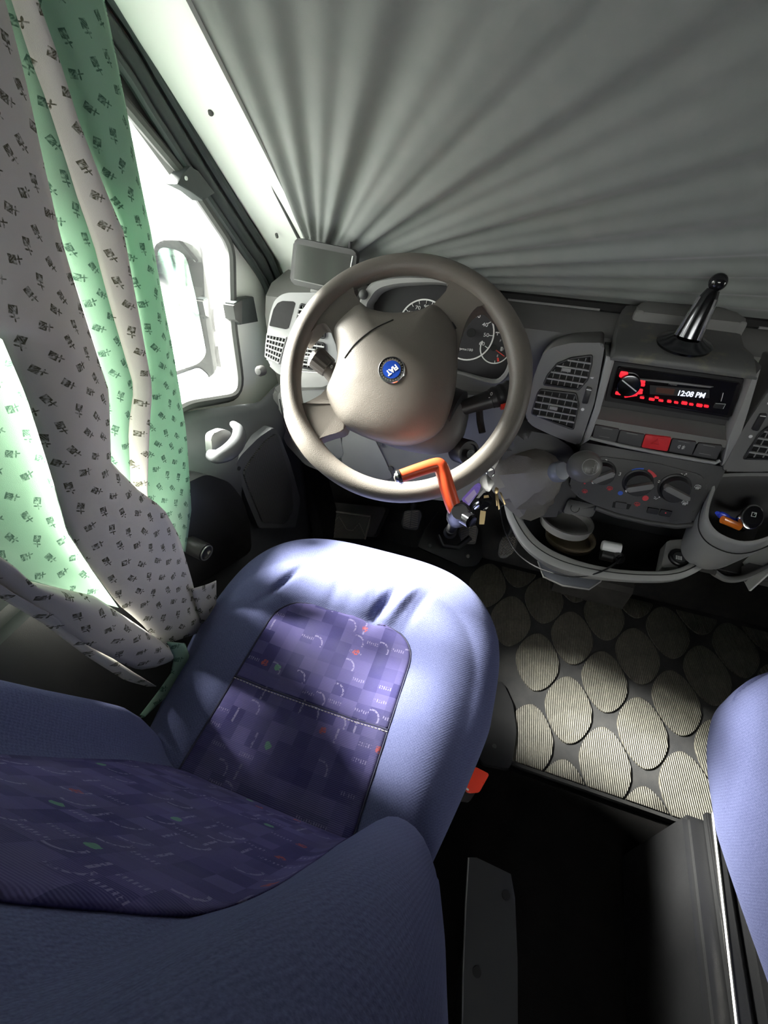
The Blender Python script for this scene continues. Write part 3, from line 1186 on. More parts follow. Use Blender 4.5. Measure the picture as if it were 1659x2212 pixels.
lp = [(583, 678), (592, 650), (606, 637), (622, 632), (700, 632), (712, 660), (727, 720), (733, 763), (722, 800), (712, 817), (640, 818), (600, 808), (577, 786), (572, 752)]
prism('side_pod', FL, rnd(FL.poly(lp), .008), -.12, 0, M['pod'], dash, bev=.012, seg=4)
tw = [z4(*p) for p in ((112, 745), (160, 560), (205, 490), (260, 466), (385, 472), (405, 492), (330, 770), (300, 785))]
prism('tweeter_recess', FL, rnd(FL.poly(tw), .003), -.004, .0008, M['hole'], dash)
bm = bmesh.new()
gr = [z4(*p) for p in ((92, 838), (305, 880), (225, 1165), (70, 1085))]
gq = [FL.px(*p) for p in gr]
cavg = prism('demist_grille', FL, gq, -.004, .0008, M['hole'], dash)
for i in range(7):
    t_ = i / 6
    a = V(gq[0]).lerp(V(gq[1]), t_)
    b = V(gq[3]).lerp(V(gq[2]), t_)
    add_tube(bm, [FL.at(*a, .0015), FL.at(*b, .0015)], .0011, 5)
for i in range(6):
    t_ = i / 5
    a = V(gq[0]).lerp(V(gq[3]), t_)
    b = V(gq[1]).lerp(V(gq[2]), t_)
    add_tube(bm, [FL.at(*a, .0018), FL.at(*b, .0018)], .0021, 5)
from_bm('grille_lattice', bm, M['pod'], cavg)
vent('air_vent', FL, rnd(FL.poly([z4(*p) for p in ((470, 500), (640, 560), (745, 735), (740, 880), (520, 850), (400, 800))]), .004), dash, 6, 8, M['pod'])
vent('air_vent', FL, rnd(FL.poly([z4(*p) for p in ((510, 905), (735, 945), (745, 1150), (600, 1230), (395, 1190), (420, 1050))]), .004), dash, 7, 7, M['pod'], cl=FL.px(*z4(535, 1095)))
# curved shelf edge under the side pod and the lit edge of the lower dash
prism('side_shelf', FL, rnd(FL.poly([(632, 800), (720, 805), (730, 822), (700, 834), (640, 835), (625, 825)]), .004), -.06, .012, M['dash_light'], dash, bev=.006, seg=3)
lathe('check_knob', FL.P(567, 800, -.03), (0, -1, .3), [(.011, 0), (.011, .012), (.007, .018), (0, .019)], M['gasket'], dash, 14)
lathe('mirror_switch', FL.P(786, 636, -.02), (.3, -1, .3), [(.009, -.02), (.009, .012), (.005, .016), (0, .017)], M['gasket'], dash, 14)
# knee panel below the wheel
FK = Fr((-.45, .850, .62), (0, -.98, .15))
kp = [(588, 842), (600, 832), (730, 826), (1090, 860), (1092, 960), (1060, 1060), (985, 1085), (870, 1072), (760, 1045), (660, 1005), (618, 960), (596, 905)]
prism('knee_panel', FK, rnd(FK.poly(kp), .012), -.10, 0, M['dash'], dash, bev=.014, seg=4)
kp2 = [(602, 845), (735, 838), (735, 930), (745, 985), (690, 1000), (655, 985), (622, 930), (606, 890)]
prism('fuse_cover', FK, rnd(FK.poly(kp2), .01), -.004, .006, M['dash_light'], dash, bev=.004)
kp3 = [(742, 925), (800, 925), (830, 985), (850, 1030), (800, 1045), (756, 1040), (738, 985)]
prism('knee_flap', FK, rnd(FK.poly(kp3), .008), -.004, .005, M['dash_light'], dash, bev=.003)
lathe('panel_screw', FK.P(693, 968, .006), FK.n, [(.0065, 0), (.0065, .001), (.004, .001), (.004, .0003), (0, .0003)], M['chrome'], dash, 16)
lathe('panel_screw', FK.P(822, 958, .003), FK.n, [(.006, 0), (.006, .003), (0, .004)], M['dash_dark'], dash, 12)
lathe('panel_screw', FK.P(845, 1012, .003), FK.n, [(.006, 0), (.006, .003), (0, .004)], M['dash_dark'], dash, 12)
tube('panel_groove', [FK.P(*p, .0065) for p in ((604, 862), (612, 905), (628, 945))], .0012, M['hole'], dash, 6)

# --- lower tray of the centre console
rim_o = spline([P(1086, 1070, 'z', .49), P(1098, 1120, 'z', .475), P(1135, 1180, 'z', .462), P(1200, 1222, 'z', .455), P(1300, 1245, 'z', .452), P(1400, 1253, 'z', .452), P(1475, 1247, 'z', .455), P(1530, 1218, 'z', .465), P(1566, 1180, 'z', .48)], 6)
rim_i = spline([P(1116, 1078, 'z', .492), P(1127, 1120, 'z', .48), P(1165, 1170, 'z', .467), P(1225, 1203, 'z', .460), P(1310, 1226, 'z', .457), P(1400, 1234, 'z', .457), P(1462, 1229, 'z', .460), P(1508, 1205, 'z', .470), P(1540, 1170, 'z', .485)], 6)
n = len(rim_o)
rings = []
for k in range(n):
    o_, i_ = rim_o[k], rim_i[k]
    c = V((.01, .86, 0))
    inw = (c - V((o_.x, o_.y, 0))).normalized()
    rings.append([o_ + V((0, 0, -.050)) + inw * .035, o_ + V((0, 0, -.014)) + inw * .004, o_ + V((0, 0, -.003)), o_.lerp(i_, .2) + V((0, 0, .002)), o_.lerp(i_, .75) + V((0, 0, .003)), i_,
                  i_ + V((0, 0, -.01)) + inw * .004, i_ + V((0, 0, -.040)) + inw * .02, i_ + V((0, 0, -.055)) + inw * .02])
loft('tray_rim', rings, M['dash_light'], dash, ang=45)
bot = [k + V((0, 0, -.050)) + (V((.01, .86, 0)) - V((k.x, k.y, 0))).normalized() * .026 for k in rim_i]
fl_pts = [(p.x, p.y) for p in bot] + [(.22, .90), (-.20, .90)]
prism('tray_floor', Fr((0, 0, .405), (0, 0, 1)), fl_pts, -.01, .002, M['black'], dash)
box('tray_back', (.01, .90, .48), (.42, .04, .16), M['black'], dash, bev=.01)
tube('rim_groove', [rim_o[k].lerp(rim_i[k], .45) + V((0, 0, .0035)) for k in range(n)], .001, M['hole'], dash, 5)
# socket block on the right of the tray
fs = Fr((.13, .76, .452), (0, -.25, .97))
prism('socket_block', fs, rnd(fs.poly([(1440, 1168), (1520, 1160), (1545, 1185), (1500, 1222), (1428, 1226)]), .006), -.03, 0, M['dash_light'], dash, bev=.004)
lathe('power_socket', fs.P(1465, 1206, 0), fs.n, [(.019, -.005), (.019, .006), (.017, .008), (.013, .008), (.013, .005), (0, .005)], M['black'], dash, 24)
sk = lathe('socket_cap', fs.P(1467, 1205, .005), fs.n, [(.0115, 0), (.0115, .003), (.009, .004), (0, .004)], M['metalplate'], dash, 20)
bm = bmesh.new()
u, v = fs.px(1467, 1205, .009)
for k in range(3):
    for j in range(3):
        add_prism(bm, fs, [(u - .006 + k * .004, v - .004 + j * .003), (u - .003 + k * .004, v - .004 + j * .003), (u - .003 + k * .004, v - .002 + j * .003), (u - .006 + k * .004, v - .002 + j * .003)], .0088, .0095)
from_bm('socket_symbol', bm, M['print'], sk)
lathe('lamp_socket', fs.P(1497, 1190, 0), fs.n, [(.011, 0), (.011, .005), (.007, .006), (.004, .003), (0, .003)], M['black'], dash, 16)
# ashtray / blank box left under the climate controls
fx = Fr((-.06, .77, .53), (0, -.8, .6))
prism('blank_cover', fx, rnd(fx.poly([(1228, 1078), (1292, 1092), (1278, 1118), (1215, 1108)]), .004), -.03, .004, M['black'], dash, bev=.003)
ringstrip('cover_ring', fx, *fx.px(1242, 1098, .004), .003, .005, .0075, .0085, M['dchrome'], dash, 150, 380, 24)
# curved lip above the tray
tube('fascia_lip', [FB.P(*p, -.002) for p in ((1286, 1096), (1330, 1112), (1400, 1128), (1460, 1136), (1505, 1132))], .006, M['dash_dark'], dash, 10)
# --- round storage bin on the right
cb = [(1546, 1026, .800), (1536, 1055, .785), (1523, 1095, .755), (1522, 1128, .735), (1545, 1158, .715), (1595, 1178, .705), (1650, 1172, .705), (1705, 1140, .72), (1735, 1080, .76), (1745, 1030, .80)]
co = spline([P(a, b, 'y', y) for a, b, y in cb], 5, True)
cc = sum(co, V()) / len(co)
rings = []
for s, dz, dy in ((.02, -.115, .03), (.80, -.115, .03), (.93, -.06, .012), (.99, -.012, 0), (1.0, -.002, 0), (.985, .003, 0), (.90, .003, 0), (.865, -.002, 0), (.83, -.03, .004), (.76, -.085, .02), (.4, -.088, .02), (.02, -.088, .02)):
    rings.append([cc + (p - cc) * s + V((0, dy, dz)) for p in co])
mb = loft('storage_bin', rings[:7], M['dash_light'], dash, ang=50, caps=False)
loft('bin_lining', rings[6:], M['dash_dark'], dash, ang=60, caps=False)
tube('bin_groove', [cc + (p - cc) * .992 + V((0, .001, -.022)) for p in co], .001, M['hole'], dash, 5, True)
BINC = cc
# --- lower shelf right
ls = spline([P(1548, 1238, 'y', .80), P(1570, 1252, 'y', .79), P(1610, 1250, 'y', .785), P(1670, 1222, 'y', .79), P(1740, 1180, 'y', .80)], 5)
rings = []
for p in ls:
    rings.append([p + V((0, .03, -.03)), p + V((0, 0, -.008)), p, p + V((0, .006, .003)), p + V((0, .012, 0)), p + V((0, .02, -.02)), p + V((0, .05, -.03))])
loft('lower_shelf_lip', rings, M['dash_light'], dash, ang=50)
box('lower_shelf', (.42, .89, .40), (.44, .16, .02), M['dash_dark'], dash, bev=.004)
prism('shelf_divider', Fr((.30, .80, .45), (-1, -.2, .1), (0, 1, 0)), [(-.01, -.03), (.05, -.04), (.05, .06), (-.01, .06)], -.002, .002, M['print'], dash)
# heater duct box on the floor under the console
fd = Fr((0, 0, .13), (0, 0, 1))
rings = []
for z, y in ((-.02, .995), (.085, .985), (.10, .995), (.11, 1.03), (.13, 1.2)):
    rings.append([V((-.02, y, z)), V((.10, y - .002, z)), V((.185, y, z)), V((.19, y + .02, z)), V((.19, 1.30, z)), V((-.02, 1.30, z))])
loft('heater_duct', rings, m_floor('dark_felt', (.045, .042, .039), (.075, .070, .064), 700), dash, ang=35)
# translucent bracket under the tray
bt = Fr((-.05, .82, .335), (0, -.35, .94))
prism('lower_bracket', bt, rnd(bt.poly([(1163, 1212), (1175, 1245), (1215, 1264), (1272, 1272), (1296, 1255), (1302, 1232), (1230, 1222)]), .006), -.003, .002, simple('smoky_plastic', (.11, .115, .13), .25), dash, bev=.001)
tube('bracket_edge', [bt.P(*p, .002) for p in ((1162, 1212), (1174, 1246), (1215, 1265), (1272, 1273), (1297, 1256), (1303, 1234))], .0022, M['dash_light'], dash, 8)
prism('bracket_block', bt, rnd(bt.poly([(1170, 1196), (1220, 1212), (1290, 1225), (1280, 1248), (1220, 1242), (1185, 1228)]), .006), -.02, .022, M['dash'], dash, bev=.004)
lathe('bracket_screw', bt.P(1232, 1232, .022), bt.n, [(.006, 0), (.006, .002), (0, .003)], M['hole'], dash, 12)

# ------------------------------------------------------------------ car radio
rad = thing('car_radio', FA.P(1465, 850, -.02), 'black car radio with red lit keys and a white clock display', 'radio')
RQ = [FA.px(*p, -.018) for p in ((1336, 792), (1601, 828), (1578, 902), (1318, 858))]
prism('radio_sleeve', FA, [(a * 1.0, b) for a, b in (FA.px(1326, 782, -.02), FA.px(1612, 822, -.02), FA.px(1584, 912, -.02), FA.px(1308, 868, -.02))], -.10, -.024, M['black'], rad)
prism('faceplate', FA, rnd(RQ, .004), -.05, -.016, M['glossblack'], rad, bev=.003)


def rq(s, t_):
    a = V(RQ[3]).lerp(V(RQ[2]), s)
    b = V(RQ[0]).lerp(V(RQ[1]), s)
    q = a.lerp(b, t_)
    return (q.x, q.y)


def zr(x, y):
    return FA.px(1310 + .18083 * x, 770 + .18083 * y, -.015)


RD = -.016
kc = zr(262, 330)
kb = disc('volume_knob', FA, *kc, RD, RD + .012, .0185, M['dchrome'], rad, 32, .002)
prism('knob_pointer', FA, [(kc[0] - .014, kc[1] + .008), (kc[0] - .013, kc[1] + .0095), (kc[0] + .0145, kc[1] - .006), (kc[0] + .0135, kc[1] - .0075)], RD + .011, RD + .0128, M['print'], kb)
prism('disc_slot', FA, [zr(*p) for p in ((300, 255), (720, 290), (1240, 352), (1280, 360), (1230, 372), (700, 312), (300, 268))], RD, RD + .003, M['dash_light'], rad, bev=.0006)
prism('display', FA, [zr(*p) for p in ((520, 345), (1230, 400), (1230, 500), (520, 450))], RD, RD + .0006, M['dial'], rad)
prism('lit_panel', FA, [zr(*p) for p in ((600, 370), (820, 390), (800, 460), (590, 430))], RD + .0005, RD + .0009, simple('dim_amber_panel', (.10, .035, .02), .4), rad)
a, b = zr(860, 440), zr(1165, 470)
cu, cv = (a[0] + b[0]) / 2, (a[1] + b[1]) / 2
text('clock_digits', '12:08 PM', FA, cu, cv, RD + .001, .0125, M['lcd'], rad, rot=math.atan2(b[1] - a[1], b[0] - a[0]), bold=.0002, sx=.88)
text('maker_name', 'Pioneer', FA, *zr(795, 335), RD + .001, .0042, M['dash_light'], rad)
KEYS = [((205, 215), 50, 40, 0), ((415, 300), 48, 20, 0), ((420, 335), 40, 18, 0), ((400, 402), 34, 16, 0), ((140, 438), 36, 18, 0), ((290, 462), 80, 18, .35), ((380, 435), 50, 15, .3), ((425, 490), 26, 12, 0), ((540, 510), 34, 14, 0), ((600, 490), 24, 10, 0), ((650, 525), 28, 11, 0),
        ((750, 535), 24, 14, 0), ((832, 548), 24, 12, 0), ((930, 555), 34, 18, 0), ((1012, 570), 24, 12, 0), ((1110, 582), 34, 18, 0), ((1192, 592), 26, 14, 0)]
k2 = .18083 * .00068
for (kp_, kw, kh, kr) in KEYS:
    u, v = zr(*kp_)
    ww, hh = kw * k2, kh * k2
    c, s = math.cos(kr), math.sin(kr)
    q = [(u + x * c - y * s, v + x * s + y * c) for x, y in ((-ww, -hh), (ww, -hh), (ww, hh), (-ww, hh))]
    prism('lit_key', FA, rnd(q, hh * .5, 3), RD, RD + .004, M['ledred'], rad, bev=.0006)
prism('usb_flap', FA, rnd([zr(*p) for p in ((1300, 550), (1425, 560), (1395, 625), (1270, 610))], .001), RD, RD + .003, M['black'], rad, bev=.0008)
tube('flap_mark', [FA.at(*zr(*p), RD + .003) for p in ((1365, 530), (1380, 480), (1392, 430))], .0005, M['print'], rad, 6)
tube('flap_edge', [FA.at(*zr(*p), RD + .003) for p in ((1300, 555), (1420, 565), (1390, 620))], .0004, M['print'], rad, 6)

# ------------------------------------------------------------------ heater controls
clim = thing('heater_control', FB.P(1380, 1050, -.01), 'heater control panel with three round black knobs under the switches', 'control panel')
prism('control_face', FB, rnd(kx(FB, [(1244, 1010), (1270, 992), (1300, 985), (1420, 1000), (1515, 1025), (1530, 1050), (1500, 1105), (1452, 1128), (1330, 1104), (1248, 1072)]), .008), -.006, .003, M['dash_dark'], clim, bev=.003)
for (kx_, ky_, r_, ang_) in ((1302, 1024, .0205, 38), (1379, 1046, .0225, 24), (1459, 1058, .0235, -18)):
    u, v = FB.px(kx_, ky_, .012)
    kb = lathe('knob', FB.at(u, v, .003), FB.n, [(r_ * 1.18, -.001), (r_ * 1.15, .002), (r_ * 1.02, .003), (r_, .014), (r_ * .92, .017), (0, .017)], M['black'], clim, 32)
    a = math.radians(ang_)
    c, s = math.cos(a), math.sin(a)
    gp_ = [(u + x * c - y * s, v + x * s + y * c) for x, y in rnd([(-r_ * .98, -.005), (r_ * .98, -.005), (r_ * .98, .005), (-r_ * .98, .005)], .004)]
    gb = prism('knob_grip', FB, gp_, .018, .032, M['dash'], kb, bev=.003)
    disc('knob_dot', FB, u - r_ * .9 * c + .002, v - r_ * .9 * s - .006, .019, .0205, .0022, M['print'], kb, 12)
for s_, p_ in (('2', (1309, 996)), ('3', (1339, 1024)), ('1', (1262, 1035))):
    text('fan_number', s_, FB, *FB.px(*p_, .003), .0032, .0095, M['print'], clim)


def arcmark(name, p_, r_, a0, a1, mat, w_=.0025):
    u, v = FB.px(*p_, .003)
    ringstrip(name, FB, u, v, .0028, .0036, r_ - w_, r_ + w_, mat, clim, a0, a1, 14)


arcmark('cold_arc', (1379, 1046), .0295, 92, 128, M['blueprint'], .0030)
arcmark('hot_arc', (1379, 1046), .0295, 42, 78, M['redprint'], .0030)


def icon(p_, mat, kind=0):
    u, v = FB.px(*p_, .003)
    bm = bmesh.new()
    if kind == 0:        # seated figure with arrow
        add_lathe(bm, FB.at(u + .003, v + .003, .0032), FB.n, [(.0013, 0), (.0013, .0004), (0, .0005)], 8)
        add_tube(bm, [FB.at(u - .005, v - .001, .0034), FB.at(u - .001, v - .002, .0034), FB.at(u + .002, v + .001, .0034)], .0008, 5)
        add_tube(bm, [FB.at(u - .005, v + .002, .0034), FB.at(u - .002, v + .001, .0034)], .0006, 5)
    else:                # windscreen with heat lines
        add_tube(bm, [FB.at(u + x, v + y, .0034) for x, y in ((-.005, -.001), (-.004, .003), (0, .004), (.004, .003), (.005, -.001), (0, -.002))], .0006, 5, True)
        for k in (-1, 0, 1):
            add_tube(bm, [FB.at(u + k * .002, v - .0045, .0034), FB.at(u + k * .002 + .0006, v - .001, .0034), FB.at(u + k * .002, v + .002, .0034)], .0005, 5)
    from_bm('symbol', bm, mat, clim)


for p_, m_, k_ in (((1477, 1026), 'print', 0), ((1428, 1041), 'print', 0), ((1507, 1052), 'print', 1), ((1419, 1076), 'print', 0), ((1479, 1086), 'print', 1), ((1317, 1055), 'redprint', 1), ((1263, 1061), 'redprint', 1), ((1376, 1089), 'redprint', 1)):
    icon(p_, M[m_], k_)
for p_, m_, r_ in (((1394, 1076), 'redprint', .0055), ((1340, 1065), 'blueprint', .0045), ((1280, 1039), 'redprint', .0018), ((1263, 1044), 'redprint', .0018)):
    disc('temperature_spot', FB, *FB.px(*p_, .003), .0028, .0036, r_, M[m_], clim, 16)
prism('air_slider', FB, rnd(FB.poly([(1330, 1082), (1354, 1086), (1352, 1097), (1328, 1094)], .003), .001), .002, .008, M['dash_dark'], clim, bev=.001)
prism('slider_slot', FB, FB.poly([(1325, 1084), (1364, 1090), (1358, 1100), (1322, 1096)], .003), .002, .0035, M['hole'], clim)
for q in ([(1400, 1095), (1424, 1099), (1419, 1110), (1396, 1106)], [(1428, 1099), (1452, 1104), (1446, 1115), (1422, 1111)]):
    prism('push_button', FB, rnd(FB.poly(q, .003), .001), .002, .007, M['black'], clim, bev=.001)
disc('button_lamp', FB, *FB.px(1438, 1108, .007), .006, .0075, .0014, M['redprint'], clim, 8)

# ------------------------------------------------------------------ instrument cluster
FC = Fr((-.40, .868, .80), (.02, -.93, .36))
cl = thing('instrument_cluster', FC.P(960, 760, -.02), 'instrument cluster with white ringed black dials behind the steering wheel', 'gauge cluster')


def zc(x, y):
    return (780 + .229 * x, 560 + .229 * y)


ho = [zc(*p) for p in ((20, 470), (60, 330), (130, 235), (230, 195), (500, 172), (850, 215), (1150, 330), (1350, 560), (1430, 850), (1420, 1020), (1360, 1130), (1240, 1165), (900, 1065), (500, 1000), (150, 800))]
hi = [zc(*p) for p in ((115, 480), (150, 380), (215, 310), (330, 270), (500, 250), (830, 250), (1100, 380), (1290, 600), (1390, 860), (1385, 990), (1330, 1090), (1230, 1130), (900, 1045), (500, 960), (200, 760))]
hoP = spline([FC.px(*p) for p in ho], 4, True)
hiP = spline([FC.px(*p) for p in hi], 4, True)
rings = []
for o_, i_ in zip(hoP, hiP):
    d = i_ - o_
    rings.append([FC.at(*(o_ - d * .25), -.10), FC.at(*(o_ - d * .1), -.01), FC.at(*o_, .022), FC.at(*(o_ + d * .25), .030), FC.at(*(o_ + d * .8), .028), FC.at(*i_, .02), FC.at(*i_, -.02)])
rings.append(rings[0])
loft('hood', rings, M['dash_light'], cl, closed=True, caps=False, ang=50)
prism('dial_face', FC, [tuple(p) for p in hiP], -.02, -.004, M['dial'], cl)


def gauge(name, c, r, a0, a1, marks, nums, w_=.0013):
    u, v = FC.px(*zc(*c), -.003)
    g_ = ringstrip(name, FC, u, v, -.004, -.0025, r - w_, r + w_, M['print'], cl, a0, a1, 48)
    for a, L in marks:
        a = math.radians(a)
        tube('tick', [FC.at(u + (r - L) * math.cos(a), v + (r - L) * math.sin(a), -.003), FC.at(u + r * math.cos(a), v + r * math.sin(a), -.003)], .0007, M['print'], g_, 5)
    for s_, a, rr, sz in nums:
        a = math.radians(a)
        text('numeral', s_, FC, u + rr * math.cos(a), v + rr * math.sin(a), -.003, sz, M['print'], g_, sx=1.15)
    return u, v


k_ = .00092 * .229          # picture px at the cluster to metres (about)
gu, gv = gauge('rev_counter_ring', (1010, 700), .0475, -150, 210, [(33, .008), (2, .008), (-27, .008), (65, .006), (100, .008), (140, .008)],
               [('40', 33, .034, .0095), ('50', 2, .034, .0095), ('60', -27, .0325, .0095), ('30', 70, .034, .0095)])
text('unit_text', 'rpmx100', FC, *FC.px(*zc(985, 850), -.003), -.003, .0065, M['print'], cl, sx=1.2)
disc('needle_hub', FC, *FC.px(*zc(1040, 695), -.003), -.004, .004, .008, M['hole'], cl, 16)
gauge('speedometer_ring', (585, 640), .0485, -20, 200, [(a, .007) for a in (60, 75, 90, 108, 126, 144, 160)],
      [('90', 88, .036, .0095), ('70', 115, .036, .0095), ('110', 62, .036, .0085), ('50', 142, .036, .0085)])
fu, fv = gauge('fuel_gauge_ring', (1265, 838), .0275, -200, 100, [(-10, .005), (92, .005), (-80, .005)], [], .0010)
text('full_mark', 'F', FC, *FC.px(*zc(1315, 770), -.003), -.003, .006, M['print'], cl)
text('empty_mark', 'E', FC, *FC.px(*zc(1287, 912), -.003), -.003, .006, M['print'], cl)
bm = bmesh.new()
u, v = FC.px(*zc(1325, 845), -.003)
add_prism(bm, FC, [(u - .002, v - .004), (u + .002, v - .004), (u + .002, v + .0035), (u - .002, v + .0035)], -.004, -.0028)
add_tube(bm, [FC.at(u + .002, v - .002, -.003), FC.at(u + .0035, v - .002, -.003), FC.at(u + .0038, v + .002, -.003)], .0004, 5)
from_bm('fuel_pump_symbol', bm, M['print'], cl)
a, b = FC.px(*zc(1250, 840), 0), FC.px(*zc(1352, 916), 0)
prism('fuel_needle', FC, [(a[0], a[1] - .001), (b[0], b[1] - .0007), (b[0], b[1] + .0007), (a[0], a[1] + .001)], -.001, .0005, M['redplastic'], cl)
disc('needle_hub', FC, *FC.px(*zc(1252, 835), 0), -.004, .003, .006, M['hole'], cl, 16)
prism('reserve_mark', FC, FC.poly([zc(*p) for p in ((1282, 930), (1298, 930), (1302, 962), (1284, 966))], -.003), -.004, -.0026, M['redplastic'], cl)

# ------------------------------------------------------------------ steering column
WC = V((-.416, .657, .805))
WN = V((.139, -.700, .700))
FW = Fr(WC, WN, (1, 0, 0))
colm = thing('steering_column', (-.41, .80, .66), 'dark steering column shroud with stalks and ignition lock behind the wheel', 'steering column')
rings = []
for d, s in ((-.037, .55), (-.045, .85), (-.06, 1.0), (-.12, 1.05), (-.20, 1.0), (-.24, .9)):
    r = []
    for k in range(24):
        th = k * 2 * math.pi / 24
        c, s_ = math.cos(th), math.sin(th)
        rr = (abs(c) ** 3 + abs(s_) ** 3) ** (-1 / 3)
        r.append(FW.at(.085 * s * rr * c + .03, .062 * s * rr * s_ - .042 + max(0, -d - .06) * .25, d))
    rings.append(r)
loft('shroud', rings, M['dash_dark'], colm, ang=40)
ig = FW.P(1012, 975, -.055)
lathe('ignition_lock', FW.P(1012, 978, -.062), (.6, -.6, .35), [(.022, -.03), (.022, 0), (.02, .003), (.016, .003), (.015, 0), (0, 0)], M['black'], colm, 24)
lathe('lock_face', FW.P(1014, 980, -.058), (.6, -.6, .35), [(.008, 0), (.008, .004), (0, .004)], M['chrome'], colm, 16)
# wiper stalk right
A, B, C_ = FW.P(985, 885, -.06), FW.P(1060, 862, -.055), FW.P(1125, 835, -.05)
tube('wiper_stalk', [A, A.lerp(B, .5), B], [.013, .014, .016], M['black'], colm, 14, flat=.8)
n_ = 17
tube('stalk_tip', [B.lerp(C_, i / n_) for i in range(n_ + 1)], [.017 + (.0014 if (i // 2) % 2 else 0) + .001 * (i / n_) for i in range(n_ + 1)], M['black'], colm, 14, flat=.8)
FS = Fr(B, FW.n, C_ - B)
text('stalk_symbol', '0', FW, *FW.px(1062, 850, -.035), -.038, .008, M['print'], colm)
text('stalk_symbol', '-', FW, *FW.px(1057, 857, -.036), -.038, .010, M['print'], colm, rot=.4)
prism('red_wash_button', FW, FW.poly([(1082, 873), (1100, 868), (1102, 876), (1085, 881)], -.045), -.06, -.044, M['redplastic'], colm, bev=.002)
lathe('stalk_boot', A, (-.9, .2, .1), [(.034, -.005), (.034, .02), (.022, .03), (0, .03)], M['black'], colm, 20)
tube('hazard_lever', [FW.P(1035, 880, -.07), FW.P(1037, 910, -.07), FW.P(1042, 935, -.07)], .006, M['black'], colm, 8)
# light stalk left
A, B = FW.P(735, 830, -.05), FW.P(710, 795, -.045)
C_ = FW.P(675, 765, -.04)
mstalk = plastic('pale_stalk_plastic', (.17, .155, .14), .4)
tube('light_stalk', [A, B], [.013, .0155], mstalk, colm, 16, flat=.85)
bm = bmesh.new()
seg = 28
ringsv = []
for i in range(9):
    t_ = i / 8
    p = B.lerp(C_, t_)
    rad_ = .0165 + .003 * t_ if i < 7 else (.0165 if i == 7 else .009)
    ringsv.append((p, rad_))
ax = (C_ - B).normalized()
s1 = ax.orthogonal().normalized()
s2 = ax.cross(s1)
rv = []
for p, r_ in ringsv:
    rv.append([bm.verts.new(p + (s1 * math.cos(k * 2 * math.pi / seg) + s2 * math.sin(k * 2 * math.pi / seg)) * (r_ + (.0013 if k % 2 else 0))) for k in range(seg)])
for a_, b_ in zip(rv, rv[1:]):
    for k in range(seg):
        bm.faces.new((a_[k], a_[(k + 1) % seg], b_[(k + 1) % seg], b_[k]))
bm.faces.new(rv[0][::-1])
bm.faces.new(rv[-1])
from_bm('stalk_grip', bm, mstalk, colm, ang=20)
text('stalk_symbol', '0', FW, *FW.px(716, 792, -.027), -.0285, .008, M['print'], colm)

# ------------------------------------------------------------------ steering wheel
sw = thing('steering_wheel', WC, 'worn grey brown three spoke steering wheel with round blue badge', 'steering wheel')
RR = .1835
path, rads = [], []
NW = 120
for k in range(NW):
    a = 2 * math.pi * k / NW
    # thumb swellings near the two spokes
    r_ = .0168 + .0022 * (math.exp(-((math.degrees(a) - 25) / 12) ** 2) + math.exp(-((math.degrees(a) - 228) / 12) ** 2))
    path.append(FW.at(RR * math.cos(a), RR * math.sin(a), 0))
    rads.append(r_)
tube('rim', path, rads, M['wheel'], sw, 20, True, ang=60)
# airbag cover
hub = [(770, 648), (800, 668), (850, 680), (905, 672), (940, 655), (965, 675), (984, 706), (989, 740), (988, 800), (982, 850), (965, 905), (940, 938), (900, 956), (860, 960), (810, 950), (765, 932), (735, 914), (712, 880), (702, 848), (716, 815), (728, 785), (728, 755), (716, 722), (712, 700), (724, 682), (748, 662)]
hub2 = spline([FW.px(*p, -.012) for p in hub], 3, True)
hc = V(FW.px(850, 800, -.012))
R0 = sum((q - hc).length for q in hub2) / len(hub2)


def hub_r(i, s):                         # the outline eases into a circle towards the middle
    L_ = (hub2[i] - hc).length
    if s >= 1:
        return L_ * s
    k = (1 - s) ** .6
    return (L_ * (1 - k) + R0 * k) * s


DTAB = [(0.0, .018), (.05, .018), (.22, .0176), (.40, .0162), (.58, .0135), (.75, .009), (.86, .004), (.93, -.001), (.97, -.006), (.99, -.010), (1.0, -.016)]
rings = []
for s, d in [(.97, -.034), (1.0, -.026)] + [(a_, b_) for a_, b_ in DTAB[:0:-1]]:
    rings.append([FW.at(*(hc + (q - hc).normalized() * hub_r(i, s)), d) for i, q in enumerate(hub2)])
loft('airbag_cover', rings, M['wheel'], sw, ang=50)


def dome(p):
    q = V(p)
    i = min(range(len(hub2)), key=lambda i: ((hub2[i] - hc).normalized() - (q - hc).normalized()).length)
    L_ = (q - hc).length
    for (s0, d0), (s1_, d1) in zip(DTAB, DTAB[1:]):
        r0, r1_ = hub_r(i, s0), hub_r(i, s1_)
        if L_ <= r1_:
            return d0 + (d1 - d0) * (L_ - r0) / max(1e-6, r1_ - r0)
    return -.012


def spoke(outline):
    q = spline([FW.px(*p, -.004) for p in outline], 3, True)
    o = prism('spoke', FW, [tuple(a) for a in q], -.034, .006, M['wheel'], sw, bev=.012, seg=4, ang=60)
    for vv in o.data.vertices:             # dip towards the airbag cover
        r_ = vv.co - WC
        r_ = (r_ - FW.n * r_.dot(FW.n)).length
        t_ = max(0, min(1, (r_ - .095) / .075))
        vv.co -= FW.n * (.020 * (1 - t_ * t_ * (3 - 2 * t_)))
    return o


